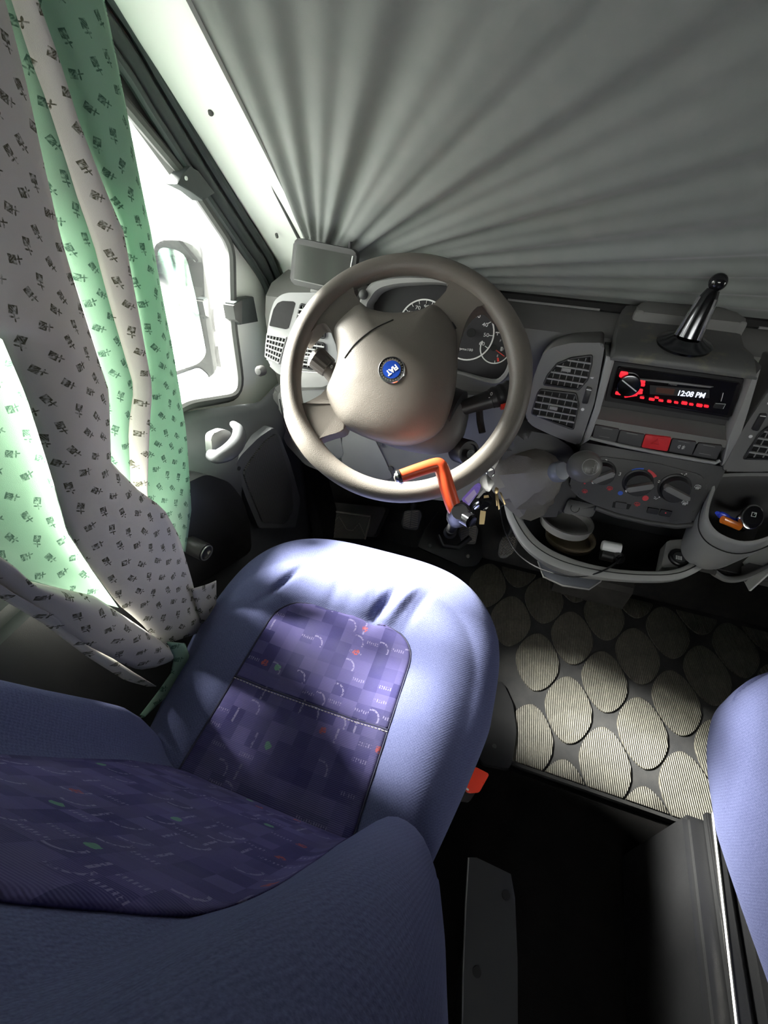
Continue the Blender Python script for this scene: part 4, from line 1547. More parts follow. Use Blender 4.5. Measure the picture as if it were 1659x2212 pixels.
spoke([(800, 690), (786, 664), (772, 646), (763, 628), (768, 610), (735, 620), (700, 653), (672, 695), (658, 738), (676, 722), (694, 703), (710, 704), (722, 728), (730, 765), (760, 760)])
spoke([(920, 690), (930, 662), (950, 645), (968, 627), (974, 608), (966, 592), (1000, 590), (1040, 610), (1068, 645), (1074, 684), (1052, 662), (1030, 668), (1010, 690), (996, 728), (987, 765), (950, 760)])
spoke([(730, 830), (712, 828), (702, 845), (672, 868), (645, 878), (628, 860), (616, 890), (628, 935), (652, 975), (680, 1002), (674, 975), (686, 954), (715, 940), (742, 928), (745, 890)])


def seam(name, pts, off=.0004, r_=.0009, mat=None):
    q = spline([FW.px(*p, .008) for p in pts], 6)
    return tube(name, [FW.at(p.x, p.y, dome(p) + off) for p in q], r_, mat or M['hole'], sw, 6)


seam('cover_seam', [(744, 774), (762, 752), (785, 731), (815, 710), (850, 692)])
mseam = M['dash_light']
for pts in ([(714, 704), (722, 686), (745, 664), (768, 650)], [(942, 657), (962, 676), (978, 698), (985, 710)], [(702, 850), (710, 876), (722, 898), (738, 914)]):
    q = spline([FW.px(*p, -.008) for p in pts], 6)
    tube('spoke_gap', [FW.at(p.x, p.y, -.0095) for p in q], .0022, M['hole'], sw, 6)
for pts, d in (([(968, 638), (990, 648), (1004, 665), (1010, 678)], .001), ([(664, 888), (668, 912), (684, 926), (708, 924)], .0)):
    q = spline([FW.px(*p, d) for p in pts], 5)
# badge
bu, bv = FW.px(846, 798, .019)
lathe('badge_ring', FW.at(bu, bv, .0165), FW.n, [(.0215, -.003), (.0215, .001), (.0205, .0022), (.0190, .0016), (.0150, .0012), (.0146, .0022), (.0140, .0014), (0, .0014)], M['chrome'], sw, 40)
bd = disc('badge_disc', FW, bu, bv, .0175, .0186, .0140, M['badgeblue'], sw, 36)
ra, rb = FW.px(857.2, 789.2, .0188), FW.px(837.0, 804.6, .0188)
rot = math.atan2(rb[1] - ra[1], rb[0] - ra[0])
off = V((math.cos(rot + math.pi / 2), math.sin(rot + math.pi / 2))) * .0008
text('badge_letters', 'FIAT', FW, bu + off.x, bv + off.y, .0188, .0115, M['print'], bd, rot=rot, bold=.0005, sx=.85)
bm = bmesh.new()
for k in range(26):                      # laurel leaves round the ring
    a = 2 * math.pi * k / 26
    c, s = math.cos(a), math.sin(a)
    q = [(bu + .0168 * c - .0013 * s, bv + .0168 * s + .0013 * c), (bu + .0182 * c, bv + .0182 * s), (bu + .0168 * c + .0013 * s, bv + .0168 * s - .0013 * c), (bu + .0160 * c, bv + .0160 * s)]
    add_prism(bm, FW, q, .0172, .0184)
from_bm('laurel_relief', bm, M['steel'], bd)
# fold-in print on the airbag cover
text('airbag_mark', 'SRS', FW, *FW.px(746, 678, .0), dome(FW.px(746, 678)) - .001, .006, M['dash_light'], sw, rot=.6)

# ------------------------------------------------------------------ wheel-to-pedal lock
lk = thing('steering_lock', FW.P(990, 1120, .0), 'orange red hook of a wheel-to-pedal lock clamped over the wheel rim', 'steering lock')
h = [FW.P(862, 1030, .048), FW.P(905, 1015, .046), FW.P(938, 1005, .044), FW.P(949, 1006, .043), FW.P(956, 1018, .042), FW.P(966, 1052, .040), FW.P(980, 1095, .034), FW.P(990, 1108, .028)]
hs = spline(h, 5)
tube('hook', hs, [.0100 + .0012 * min(1, i / len(hs) * 2) for i in range(len(hs))], M['orange'], lk, 16)
e0, e1 = FW.P(862, 1030, .048), FW.P(905, 1015, .046)
lathe('end_cap', e0, (e0 - e1), [(.0112, -.003), (.0118, .001), (.0105, .003), (.008, .0034), (.0075, .0055), (.004, .0075), (0, .008)], M['chrome'], lk, 24)
j = FW.P(992, 1108, .026)
bp_ = P(972, 1150, 'y', .90)
lb = j.lerp(bp_, .14)
tube('lock_body', [j + (j - lb) * .25, j, lb, lb + (lb - j) * .3], [.012, .018, .018, .013], M['black'], lk, 14)
lathe('lock_barrel', j + V((.012, -.012, .004)), (.75, -.55, .2), [(.011, -.01), (.011, .012), (.008, .014), (0, .013)], M['glossblack'], lk, 18)
tube('lock_tube', [lb, lb.lerp(bp_, .5), bp_], [.0115, .0115, .0115], M['black'], lk, 12)
tube('lock_sleeve', [lb.lerp(bp_, .62), lb.lerp(bp_, .70)], .014, M['black'], lk, 14)
lathe('pedal_claw', bp_, (.15, -.75, .65), [(.016, -.03), (.018, -.01), (.018, .002), (.0085, .004), (.0085, .0), (0, -.002)], M['black'], lk, 20)
ringstrip('claw_eye', Fr(bp_ + V((0, -.004, .004)), (.15, -.75, .65)), 0, 0, 0, .003, .0072, .0092, M['steel'], lk)
tube('claw_hook', [bp_ + V((-.03, .01, -.03)), bp_ + V((-.01, -.012, -.045)), bp_ + V((.03, -.01, -.04)), bp_ + V((.055, .02, -.02))], .008, M['black'], lk, 10)

# ------------------------------------------------------------------ keys hanging from the ignition
ky = thing('key_bunch', P(1045, 1040, 'y', .63), 'bunch of keys with violet plastic tag hanging from the ignition lock', 'keys')
YK = .625


def K(x, y, dy=0):
    return P(820 + .1808 * x, 960 + .1808 * y, 'y', YK + dy)


FKy = Fr((-.26, YK, .64), (.05, -.8, .6))
k0 = P(1048, 1012, 'y', .68)


def ky_poly(pts, d):
    return [FKy.px(820 + .1808 * a, 960 + .1808 * b, d) for a, b in pts]


prism('ignition_key', FKy, ky_poly([(1265, 300), (1340, 260), (1400, 170), (1430, 165), (1425, 200), (1370, 300), (1300, 325)], -.004), -.006, -.002, M['steel'], ky, bev=.0008)
rc = FKy.px(820 + .1808 * 1325, 960 + .1808 * 340, 0)
tube('split_ring', [FKy.at(rc[0] + .0062 * math.cos(a), rc[1] + .0085 * math.sin(a), .001 * math.sin(2 * a)) for a in [i * 2 * math.pi / 28 for i in range(28)]], .0009, M['chrome'], ky, 8, True)
keybow = prism('key', FKy, rnd(ky_poly([(1245, 365), (1290, 360), (1370, 450), (1375, 480), (1310, 570), (1240, 545), (1195, 450), (1200, 410)], .004), .003), .003, .0055, M['steel'], ky, bev=.0006)
prism('key_blade', FKy, ky_poly([(1240, 535), (1265, 555), (1190, 640), (1155, 640)], .004), .0035, .005, M['steel'], keybow)
prism('key', FKy, rnd(ky_poly([(1370, 540), (1390, 505), (1425, 530), (1420, 575), (1385, 600)], .002), .002), -.001, .0015, M['brass'], ky, bev=.0006)
kbk = prism('key', FKy, rnd(ky_poly([(1215, 590), (1290, 570), (1350, 640), (1335, 720), (1260, 790), (1195, 770), (1185, 660)], .001), .003), -.004, .002, M['glossblack'], ky, bev=.001)
kbk['label'] = 'black plastic key head'
prism('key_window', FKy, ky_poly([(1245, 612), (1300, 605), (1308, 635), (1245, 642)], .003), .0015, .003, M['brass'], kbk)
prism('key_blade', FKy, ky_poly([(1205, 790), (1270, 800), (1265, 850), (1250, 955), (1190, 955), (1195, 870)], .0), -.003, -.001, M['brass'], kbk)
for q in ([(1395, 600), (1415, 590), (1440, 770), (1420, 785)], [(1430, 570), (1455, 575), (1510, 715), (1490, 725)], [(1380, 590), (1398, 590), (1410, 730), (1395, 740)]):
    prism('key', FKy, ky_poly(q, 0), -.003, -.001, M['brass'], ky, bev=.0004)
tg = prism('name_tag', FKy, rnd(ky_poly([(980, 650), (1140, 480), (1190, 455), (1215, 490), (1190, 560), (1065, 740), (1010, 710)], .004), .003), .001, .006, M['purple'], ky, bev=.0012)
tg['label'] = 'violet plastic name tag'
prism('tag_card', FKy, ky_poly([(1015, 655), (1130, 535), (1160, 590), (1055, 705)], .006), .005, .0066, simple('pale_violet_card', (.62, .50, .85), .4), tg)
tube('fob_chain', [K(1150, 745, -.005), K(1180, 715, -.008), K(1215, 695, -.006)], .006, M['chrome'], ky, 10)

# ------------------------------------------------------------------ gear lever
gl = thing('gear_lever', P(1135, 1060, 'y', .78), 'gear lever with round black knob and creased leather boot on the console', 'gear lever')
gb0, gk = P(1128, 1035, 'y', .785), P(1262, 1008, 'y', .700)
gax = (gk - gb0).normalized()
s1 = gax.cross(V((0, 0, 1))).normalized()
s2 = s1.cross(gax)
# moulded housing the boot sits in
hs_ = [(1090, 955), (1130, 925), (1190, 935), (1235, 965), (1245, 1005), (1240, 1075), (1215, 1110), (1150, 1112), (1105, 1095), (1082, 1060), (1078, 1000)]
FG = Fr((-.19, .795, .62), (.25, -.93, .25))
prism('boot_housing', FG, rnd(FG.poly(hs_), .015), -.06, .012, M['dash_dark'], gl, bev=.016, seg=4)
rings = []
random.seed(3)
L = (gk - gb0).length
NB = 9
for i in range(NB):
    t_ = i / (NB - 1)
    c = gb0.lerp(gk, t_ * .60)
    r_ = .060 * (1 - t_) ** .8 + .0165
    ring = []
    for k in range(18):
        a = 2 * math.pi * k / 18
        wv = 1 + random.uniform(-.15, .15) * (1 - t_) ** .5 * (1 if 0 < i < NB - 1 else .3) + .07 * math.sin(a * 3 + i * 1.1) * (1 - t_)
        ring.append(c + gax * random.uniform(-.006, .006) * (1 - t_) + (s1 * math.cos(a) + s2 * math.sin(a) * 1.05) * r_ * wv)
    rings.append(ring)
loft('leather_boot', rings, plastic('boot_leatherette', (.15, .14, .125), .55, 260, .5), gl, ang=24)
c0 = gb0.lerp(gk, .58)
lathe('collar', c0, gax, [(.016, -.004), (.019, .002), (.0195, .014), (.016, .020), (0, .021)], simple('collar_grey', (.16, .17, .20), .3), gl, 24)
kn = []
for i in range(17):
    a = math.pi * i / 16
    kn.append((max(1e-7, .0275 * math.sin(a) ** .85), -.028 * math.cos(a)))
kn[0] = (.013, -.027)
knob = lathe('gear_knob', gk, (gax + V((.15, -.35, .35))).normalized(), kn[:-1] + [(0, .028)], plastic('knob_plastic', (.11, .107, .10), .34), gl, 32, ang=60)
fk = Fr(gk, (CAM - gk).normalized() * .55 + (gax + V((.15, -.35, .35))).normalized() * .45)
ringstrip('emblem_ring', fk, .002, -.002, .0262, .0278, .0125, .0135, M['dash_light'], knob)
bm = bmesh.new()
for x in (-.006, .000, .006):
    add_tube(bm, [fk.at(.002 + x, -.008, .0275), fk.at(.002 + x, .004, .0275)], .0005, 5)
add_tube(bm, [fk.at(-.004, -.002, .0275), fk.at(.008, -.002, .0275)], .0005, 5)
from_bm('shift_gate', bm, M['dash_light'], knob)
for s_, x, y in (('1', -.006, .0065), ('3', 0, .0065), ('5', .006, .0065), ('2', -.006, -.0105), ('4', 0, -.0105), ('R', .006, -.0105)):
    text('gear_number', s_, fk, .002 + x, y, .0268, .004, M['dash_light'], knob)

# ------------------------------------------------------------------ phone holder on the top pod
pb = P(1478, 741, 'z', .8445)
pm = thing('phone_holder', pb, 'dark chrome phone holder stem with ball head standing on the dashboard', 'phone holder')
lathe('suction_base', pb + V((0, 0, 0)), (0, -.08, 1), [(.040, -.003), (.041, .001), (.038, .003), (.030, .006), (.022, .011), (.020, .012), (0, .012)], M['dchrome'], pm, 36)
tube('stem', [pb + V((.002, 0, .011)), pb + V((.004, .004, .04)), pb + V((.008, .010, .068)), pb + V((.010, .012, .078))], [.0195, .016, .0125, .009], M['dchrome'], pm, 18)
for k in range(3):
    a = 2 * math.pi * k / 3 - .9
    q = V((math.cos(a), math.sin(a), 0))
    tube('stem_rib', [pb + V((.002, 0, .012)) + q * .019, pb + V((.008, .010, .068)) + q * .0125], .0035, M['chrome'], pm, 8)
bc = pb + V((.012, .015, .088))
lathe('ball_head', bc, (.1, .1, 1), [(.005, -.014)] + [(.0125 * math.sin(math.pi * i / 12), -.0125 * math.cos(math.pi * i / 12)) for i in range(2, 12)] + [(0, .0125)], M['glossblack'], pm, 20)

# ------------------------------------------------------------------ small monitor on the dash
FM = Fr((-.635, .85, .90), (.12, -.95, .22))
mo_ = thing('monitor', FM.P(695, 640, -.02), 'small switched off monitor in black frame on the left dash corner', 'monitor')
body = [(626, 604), (634, 523), (643, 514), (762, 539), (771, 550), (766, 590), (758, 634), (750, 642), (636, 615)]
prism('casing', FM, rnd(FM.poly(body), .003), -.022, 0, M['dash_dark'], mo_, bev=.003)
prism('screen', FM, rnd(FM.poly([(641, 527), (762, 552), (749, 629), (635, 603)]), .001), -.003, .0008, M['screen'], mo_)
tube('screen_edge', [FM.P(*p, .001) for p in ((762, 553), (749, 628))], .0014, M['print'], mo_, 6)
tube('screen_edge', [FM.P(*p, .001) for p in ((749, 629), (635, 603))], .0010, M['dash_light'], mo_, 6)
tube('aerial', [FM.P(755, 545, -.012), FM.P(757, 522, -.012)], .0035, M['black'], mo_, 10)
f_ = FM.P(690, 630, -.012)
tube('foot', [f_, V((f_.x, f_.y + .01, .838))], [.016, .022], M['dash_light'], mo_, 14)
prism('latch', FM, rnd(FM.poly([(670, 624), (698, 630), (695, 637), (669, 631)]), .001), -.012, -.002, M['dash_light'], mo_, bev=.001)

# ------------------------------------------------------------------ pedals, footrest, floor plate
def ribs_on(parent, fr, quad, n, chev, mat, d0, d1, w_):
    """raised ribs: slanted both ways from the middle line"""
    q = [V(p) for p in quad]          # top-left, top-right, bottom-right, bottom-left
    bm = bmesh.new()
    for i in range(n):
        for side in (0, 1):
            t0 = (i + .2) / n
            for (sa, sb) in (((0, .47) if side == 0 else (.53, 1)),):
                def at(s, t_):
                    a = q[0].lerp(q[3], t_)
                    b = q[1].lerp(q[2], t_)
                    return a.lerp(b, s)
                ta = t0 - (chev if side == 0 else 0)
                tb = t0 - (0 if side == 0 else chev)
                ta, tb = max(.02, ta), max(.02, tb)
                A, B = at(sa, ta), at(sb, tb)
                add_prism(bm, fr, [(A.x, A.y - w_), (B.x, B.y - w_), (B.x, B.y + w_), (A.x, A.y + w_)], d0, d1)
    return from_bm('tread_ribs', bm, mat, parent)


def pedal(name, label, fr, out, quad, n, chev, arm):
    t = thing(name, fr.at(*fr.px(*out[0]), -.03), label, 'pedal', 'foot pedals')
    prism('pedal_pad', fr, rnd(fr.poly(out), .006), -.014, 0, M['pedal'], t, bev=.003)
    ribs_on(t, fr, fr.poly(quad), n, chev, M['pedal_rib'], -.001, .0018, .0011)
    tube('pedal_arm', arm, [.009] * len(arm), M['metalplate'], t, 10)
    return t


FP = Fr((-.45, .955, .215), (0, -.80, .60))
out = [(874, 1103), (907, 1101), (911, 1114), (901, 1146), (871, 1142), (866, 1130)]
c_ = FP.P(890, 1105, -.01)
pedal('clutch_pedal', 'left foot pedal with slanted ribs under the steering wheel', FP, out, [(874, 1105), (905, 1103), (901, 1144), (870, 1140)], 10, .10, [c_, c_ + V((.003, .03, .06)), c_ + V((.005, .06, .2)), c_ + V((.005, .08, .33))])
FP2 = Fr((-.28, .965, .19), (.05, -.80, .60))
out = [(992, 1138), (1000, 1132), (1024, 1131), (1034, 1143), (1027, 1176), (998, 1175), (990, 1152)]
c_ = FP2.P(1012, 1136, -.01)
pedal('brake_pedal', 'middle foot pedal with slanted ribs beside the lock tube', FP2, out, [(994, 1136), (1030, 1136), (1026, 1174), (996, 1173)], 10, .10, [c_, c_ + V((0, .03, .06)), c_ + V((0, .06, .2)), c_ + V((0, .08, .33))])
FP3 = Fr((-.18, .975, .15), (.10, -.72, .68))
out = [(1075, 1199), (1079, 1172), (1090, 1157), (1112, 1153), (1119, 1168), (1112, 1190), (1092, 1207), (1080, 1206)]
c_ = FP3.P(1095, 1165, -.012)
t = thing('accelerator_pedal', FP3.P(1092, 1200, -.03), 'right foot pedal with worn zigzag tread beside the console', 'pedal', 'foot pedals')
prism('pedal_pad', FP3, rnd(FP3.poly(out), .006), -.014, 0, M['pedal'], t, bev=.003)
bm = bmesh.new()
q = [V(p) for p in FP3.poly([(1086, 1160), (1116, 1158), (1106, 1198), (1077, 1202)])]
for i in range(7):
    pts = []
    for k in range(9):
        s = k / 8
        tt = (i + .5) / 7 + (.05 if k % 2 else -.05)
        p = q[0].lerp(q[3], tt).lerp(q[1].lerp(q[2], tt), s)
        pts.append(FP3.at(p.x, p.y, .0005))
    add_tube(bm, pts, .0014, 5)
from_bm('tread_ribs', bm, M['pedal_rib'], t)
tube('pedal_arm', [c_, c_ + V((.02, .05, .10)), c_ + V((.03, .08, .28))], .008, M['metalplate'], t, 10)

fpl = Fr((-.30, 1.03, .03), (0, -.50, .866))
t = thing('pedal_plate', fpl.P(970, 1180), 'black metal plate with two screws on the floor under the pedals', 'plate')
prism('plate', fpl, rnd(fpl.poly([(900, 1180), (914, 1148), (947, 1105), (1040, 1142), (1043, 1200), (1030, 1222), (1000, 1224)]), .01), -.02, 0, M['black'], t, bev=.002)
for p_ in ((929, 1178), (1011, 1201)):
    lathe('screw', fpl.P(*p_), fpl.n, [(.007, 0), (.007, .002), (.004, .004), (.0035, .002), (0, .002)], M['steel'], t, 14)
tube('plate_edge', [fpl.P(*p, .001) for p in ((901, 1182), (905, 1168), (917, 1146), (946, 1106))], .0018, M['metalplate'], t, 6)

ffr = Fr((-.69, 1.03, .10), (.0, -.70, .72))
t = thing('footrest', ffr.P(740, 1130, -.03), 'dusty ribbed rubber footrest left of the pedals', 'footrest')
prism('block', ffr, rnd(ffr.poly([(655, 1090), (690, 1082), (836, 1096), (808, 1160), (640, 1150)]), .012), -.05, 0, plastic('dusty_rubber', (.05, .045, .04), .7, 600, .5, .3), t, bev=.008, seg=3)
fr_p = prism('ribbed_field', ffr, ffr.poly([(690, 1104), (798, 1114), (785, 1165), (660, 1160)]), -.002, .001, M['pedal'], t)
bm = bmesh.new()
a0, a1, a2, a3 = [V(p) for p in ffr.poly([(692, 1105), (797, 1115), (785, 1164), (662, 1160)])]
for k in range(44):
    s = k / 43
    A, B = a0.lerp(a1, s), a3.lerp(a2, s)
    add_tube(bm, [ffr.at(*A, .001), ffr.at(*B, .001)], .0009, 4)
from_bm('fine_ribs', bm, M['pedal_rib'], t)['kind'] = 'stuff'
bm = bmesh.new()
for zz_ in ([(695, 1104), (704, 1128), (716, 1131), (733, 1116), (749, 1144), (762, 1146), (776, 1130), (790, 1160)],):
    add_tube(bm, [ffr.P(*p, .002) for p in zz_], .0016, 6)
add_tube(bm, [ffr.P(*p, .002) for p in ((690, 1100), (745, 1108), (800, 1115), (796, 1135), (788, 1165))], .0035, 6)
from_bm('zigzag_rib', bm, M['pedal_rib'], t)
# toe-board cable channel on the left of the footwell
prism('sill_channel', Fr((-.78, .9, .2), (1, 0, .2), (0, 1, 0)), [(.0, -.2), (.12, -.2), (.16, .2), (.06, .2)], -.02, .015, M['black'], None, bev=.006)
struct(bpy.data.objects['sill_channel'])
bpy.data.objects['sill_channel'].name = 'trim_4'

# ------------------------------------------------------------------ seats
SX, SH = -.425, .262


def cushion_xy(u, v):
    y0, y1 = .06, .602
    yc, hy = (y0 + y1) / 2, (y1 - y0) / 2
    a = .62 if v > 0 else .10
    x = SX + SH * u * math.sqrt(1 - a * max(0, v) ** 4 / 1.6 if v > 0 else (1 - .24 * abs(v) ** 1.15) ** 2) * (1.0 if v > 0 else 1)
    y = yc + hy * v * (math.sqrt(1 - .34 * abs(u) ** 3.2) if v > 0 else 1)
    return x, y


INS = rnd([(-.545, .04), (-.302, .04), (-.300, .402), (-.352, .402), (-.50, .402), (-.548, .402)], [0, 0, .055, 0, 0, .055], 6)


def ins_dist(x, y):
    """signed distance to the insert outline (negative inside)"""
    cx, hx = -.4235, .1225
    cy, hy = .22, .182
    r = .05
    qx, qy = abs(x - cx) - hx + r, abs(y - cy) - hy + r
    return math.hypot(max(qx, 0), max(qy, 0)) + min(max(qx, qy), 0) - r


def cushion_z(x, y, u, v):
    m = (abs(u) ** 7 + (max(0, v)) ** 7) ** (1 / 7)
    m = min(1, m)
    edge = (1 - math.sqrt(max(0, 1 - m ** 5.0))) * .075
    d = ins_dist(x, y)
    z = .502
    if d < 0:
        z -= .012 * min(1, -d / .05) * .6 + .004
    else:
        z += .010 * math.sin(min(1, d / .10) * math.pi) - .004 * math.exp(-d / .006)
    z -= .010 * max(0, (.42 - y) / .4)
    # gathers in the cloth round the front seam
    if y > .30:
        fd = math.exp(-((max(0, d) - .018) / .04) ** 2) if d > 0 else 0
        for (gx, gy, dx_, dy_, am, wd) in ((-.555, .425, .35, .94, .012, .008), (-.375, .43, .30, .95, .014, .010), (-.345, .45, .30, .95, -.010, .009), (-.41, .44, .15, .99, -.004, .007), (-.315, .45, .22, .97, .005, .007), (-.46, .43, .05, 1, .003, .008)):
            px_, py_ = x - gx, y - gy
            across = px_ * dy_ - py_ * dx_
            along = px_ * dx_ + py_ * dy_
            z -= am * math.exp(-(across / wd) ** 2) * math.exp(-((along) / .050) ** 2) * (1 if d > 0 else .35)
    return z - edge


def make_seat(name, label, loc):
    seat = thing(name, loc, label, 'seat', 'cab seats')
    N = 96
    vs, fs = [], []
    for j in range(N + 1):
        for i in range(N + 1):
            u, v = -1 + 2 * i / N, -1 + 2 * j / N
            u = math.copysign(abs(u) ** .8, u)
            if v > 0:
                v = v ** .8
            x, y = cushion_xy(u, v)
            vs.append(V((x, y, cushion_z(x, y, u, v))))
    for j in range(N):
        for i in range(N):
            a = j * (N + 1) + i
            fs.append((a, a + 1, a + N + 2, a + N + 1))
    ring = [i for i in range(N + 1)] + [(j + 1) * (N + 1) - 1 for j in range(1, N + 1)] + [N * (N + 1) + i for i in range(N - 1, -1, -1)] + [j * (N + 1) for j in range(N - 1, 0, -1)]
    prev = ring
    for s, z in ((1.004, .40), (1.0, .36), (.97, .335)):
        cur = []
        for r in ring:
            p = vs[r]
            cur.append(len(vs))
            vs.append(V((SX + (p.x - SX) * s, .33 + (p.y - .33) * s, z)))
        for k in range(len(ring)):
            k2 = (k + 1) % len(ring)
            fs.append((prev[k], cur[k], cur[k2], prev[k2]))
        prev = cur
    fs.append(tuple(prev))
    cush = mk('cushion', vs, fs, M['seat'], seat, ang=75)

    # patterned insert, front and rear panels, laid on the cushion
    def inv_uv(x, y):
        v = (y - .331) / .271
        v = v if v < 0 else v
        return (x - SX) / SH, v

    def panel(nm, y0, y1, rounded):
        def fn(i, j):
            y = y0 + (y1 - y0) * j
            w0 = .122
            if rounded and y > .352:
                k = (y - .352) / .05
                w0 = .122 - .05 * (1 - math.sqrt(max(0, 1 - min(1, k) ** 2)))
            yb = y
            x = -.4235 + w0 * (2 * i - 1)
            # seam line dips slightly
            u, v = inv_uv(x, yb)
            return V((x, yb, cushion_z(x, yb, u, v) + .0022 * min(1, min(i, 1 - i) * 20 + .15)))
        o = grid(nm, fn, 40, 40, M['insert'], seat, thick=.002, uvfn=lambda i, j: (fn(i, j).x, fn(i, j).y), ang=80)
        return o
    panel('front_panel', .2495, .402, True)
    panel('rear_panel', .06, .2475, False)
    sm = []
    for k in range(25):
        x = -.4235 + .122 * (2 * k / 24 - 1)
        u, v = inv_uv(x, .2485)
        sm.append(V((x, .2485, cushion_z(x, .2485, u, v) + .0012)))
    tube('cross_seam', sm, .0016, M['piping'], seat, 6)
    bm = bmesh.new()
    for k in range(48):
        x = -.4235 + .120 * (2 * k / 47 - 1)
        u, v = inv_uv(x, .2455)
        z = cushion_z(x, .2455, u, v) + .0026
        add_tube(bm, [V((x - .0016, .2455, z)), V((x + .0016, .2455, z))], .0007, 5)
    from_bm('stitches', bm, M['thread'], seat)['kind'] = 'stuff'
    pip = []
    for x, y in [(-.5455, .06), (-.5455, .2), (-.5455, .352)] + [(-.4235 - .122 + .05 * (1 - math.sqrt(max(0, 1 - k * k))), .352 + .05 * k) for k in (.3, .55, .75, .9, 1)] + [(-.44, .402), (-.40, .402)] + [(-.4235 + .122 - .05 * (1 - math.sqrt(max(0, 1 - k * k))), .352 + .05 * k) for k in (1, .9, .75, .55, .3)] + [(-.3015, .352), (-.3015, .2), (-.3015, .06)]:
        pip.append((x, y))
    pr = []
    for p in resample([V((a, b, 0)) for a, b in pip], 90):
        u, v = inv_uv(p.x, p.y)
        pr.append(V((p.x, p.y, cushion_z(p.x, p.y, u, v) + .0006)))
    tube('insert_piping', pr, .0014, M['piping'], seat, 6)

    # backrest: front surface y(x, z), closed shell
    def yc(z):
        tab = [(.46, .118), (.5, .108), (.6, .080), (.7, .046), (.8, .014), (.9, -.012), (1.0, -.042), (1.06, -.062)]
        for (z0, y0), (z1, y1) in zip(tab, tab[1:]):
            if z <= z1:
                return y0 + (y1 - y0) * (z - z0) / (z1 - z0)
        return tab[-1][1]

    BX, BH = -.430, .246

    def front(u, z):
        a = abs(u)
        bol = 0
        if a > .46:
            k = min(1, (a - .46) / .26)
            bol = .048 * (k * k * (3 - 2 * k))
        if a > .72:
            bol -= .075 * ((a - .72) / .28) ** 2.6
        fade = min(1, max(0, (1.0 - z) / .22)) ** .7
        low = min(1, max(0, (z - .44) / .12))
        return yc(z) + (bol if a > .72 and bol < 0 else bol * (.30 + .70 * fade) * (.35 + .65 * low))
    rings = []
    zs = [.44, .47, .50, .54, .58, .62, .66, .70, .75, .80, .85, .90, .95, 1.0, 1.03]
    NU = 44
    for z in zs:
        wd = BH * (1 - .10 * max(0, (z - .75) / .3) ** 2)
        r = []
        for i in range(NU + 1):
            u = -1 + 2 * i / NU
            u = math.copysign(abs(u) ** .85, u)
            r.append(V((BX + wd * u, front(u, z), z + (.004 if abs(u) > .5 else 0))))
        yb = yc(z) - .125
        for u in (1.0, .97, .88, .6, 0, -.6, -.88, -.97, -1.0):
            k = .03 if abs(u) < .9 else (.012 if abs(u) < .98 else -.03)
            r.append(V((BX + wd * u * 1.0, yb - k + .03, z)))
        rings.append(r)
    # rounded top
    for s, dz in ((.96, .022), (.86, .038), (.6, .048), (.2, .051)):
        base_ = rings[len(zs) - 1]
        c = sum(base_, V()) / len(base_)
        rings.append([c + (p - c) * s + V((0, -.004, dz)) for p in base_])
    loft('backrest', rings, M['seat'], seat, ang=75)

    def bins(i, j):
        z = .50 + .435 * j
        a = 2 * i - 1
        w0 = .128 * (1 - .55 * max(0, (j - .62) / .38) ** 2.2)
        x = -.4235 + w0 * a
        wd = BH * (1 - .10 * max(0, (z - .75) / .3) ** 2)
        return V((x, front((x - BX) / wd, z) + .0025 * min(1, min(i, 1 - i) * 15 + .1), z))
    grid('backrest_panel', bins, 40, 50, M['insert'], seat, thick=.0015, uvfn=lambda i, j: (bins(i, j).x * 1.0, bins(i, j).z), ang=80)
    # plinth and runners
    box('seat_plinth', (SX, .06, .166), (.44, .62, .326), M['black'], seat, bev=.01)
    for x in (SX - .17, SX + .17):
        box('seat_runner', (x, .10, .338), (.035, .60, .02), M['metalplate'], seat, bev=.003)
    return seat


drv = make_seat('driver_seat', "blue cloth driver's seat with violet patterned panels under the steering wheel", (SX, .2, -.02))
lathe('recline_knob', P(446, 1194, 'x', -.715), (-.9, .1, .1), [(.013, 0), (.017, .002), (.017, .040), (.014, .044), (.006, .045), (0, .045)], M['black'], drv, 24)
ringstrip('knob_rim', Fr(P(446, 1194, 'x', -.7145), (.9, -.1, -.1), (0, 1, 0)), 0, 0, 0, .002, .0135, .0152, M['steel'], drv)
FBk = Fr((-.15, .285, .35), (.15, -.25, .95))
bk = prism('buckle_housing', FBk, rnd(FBk.poly([(985, 1690), (1020, 1660), (1045, 1690), (1015, 1735), (990, 1730)]), .004), -.06, -.008, M['black'], drv, bev=.004)
bb = prism('buckle_button', FBk, rnd(FBk.poly([(993, 1692), (1015, 1680), (1025, 1656), (1056, 1672), (1034, 1712), (1012, 1714)]), .003), -.010, .004, M['buckle'], bk, bev=.003)
bb['label'] = 'red seat belt release button'
tube('buckle_slot', [FBk.P(994, 1691, .003), FBk.P(1012, 1707, .003)], .0018, M['print'], bk, 6)
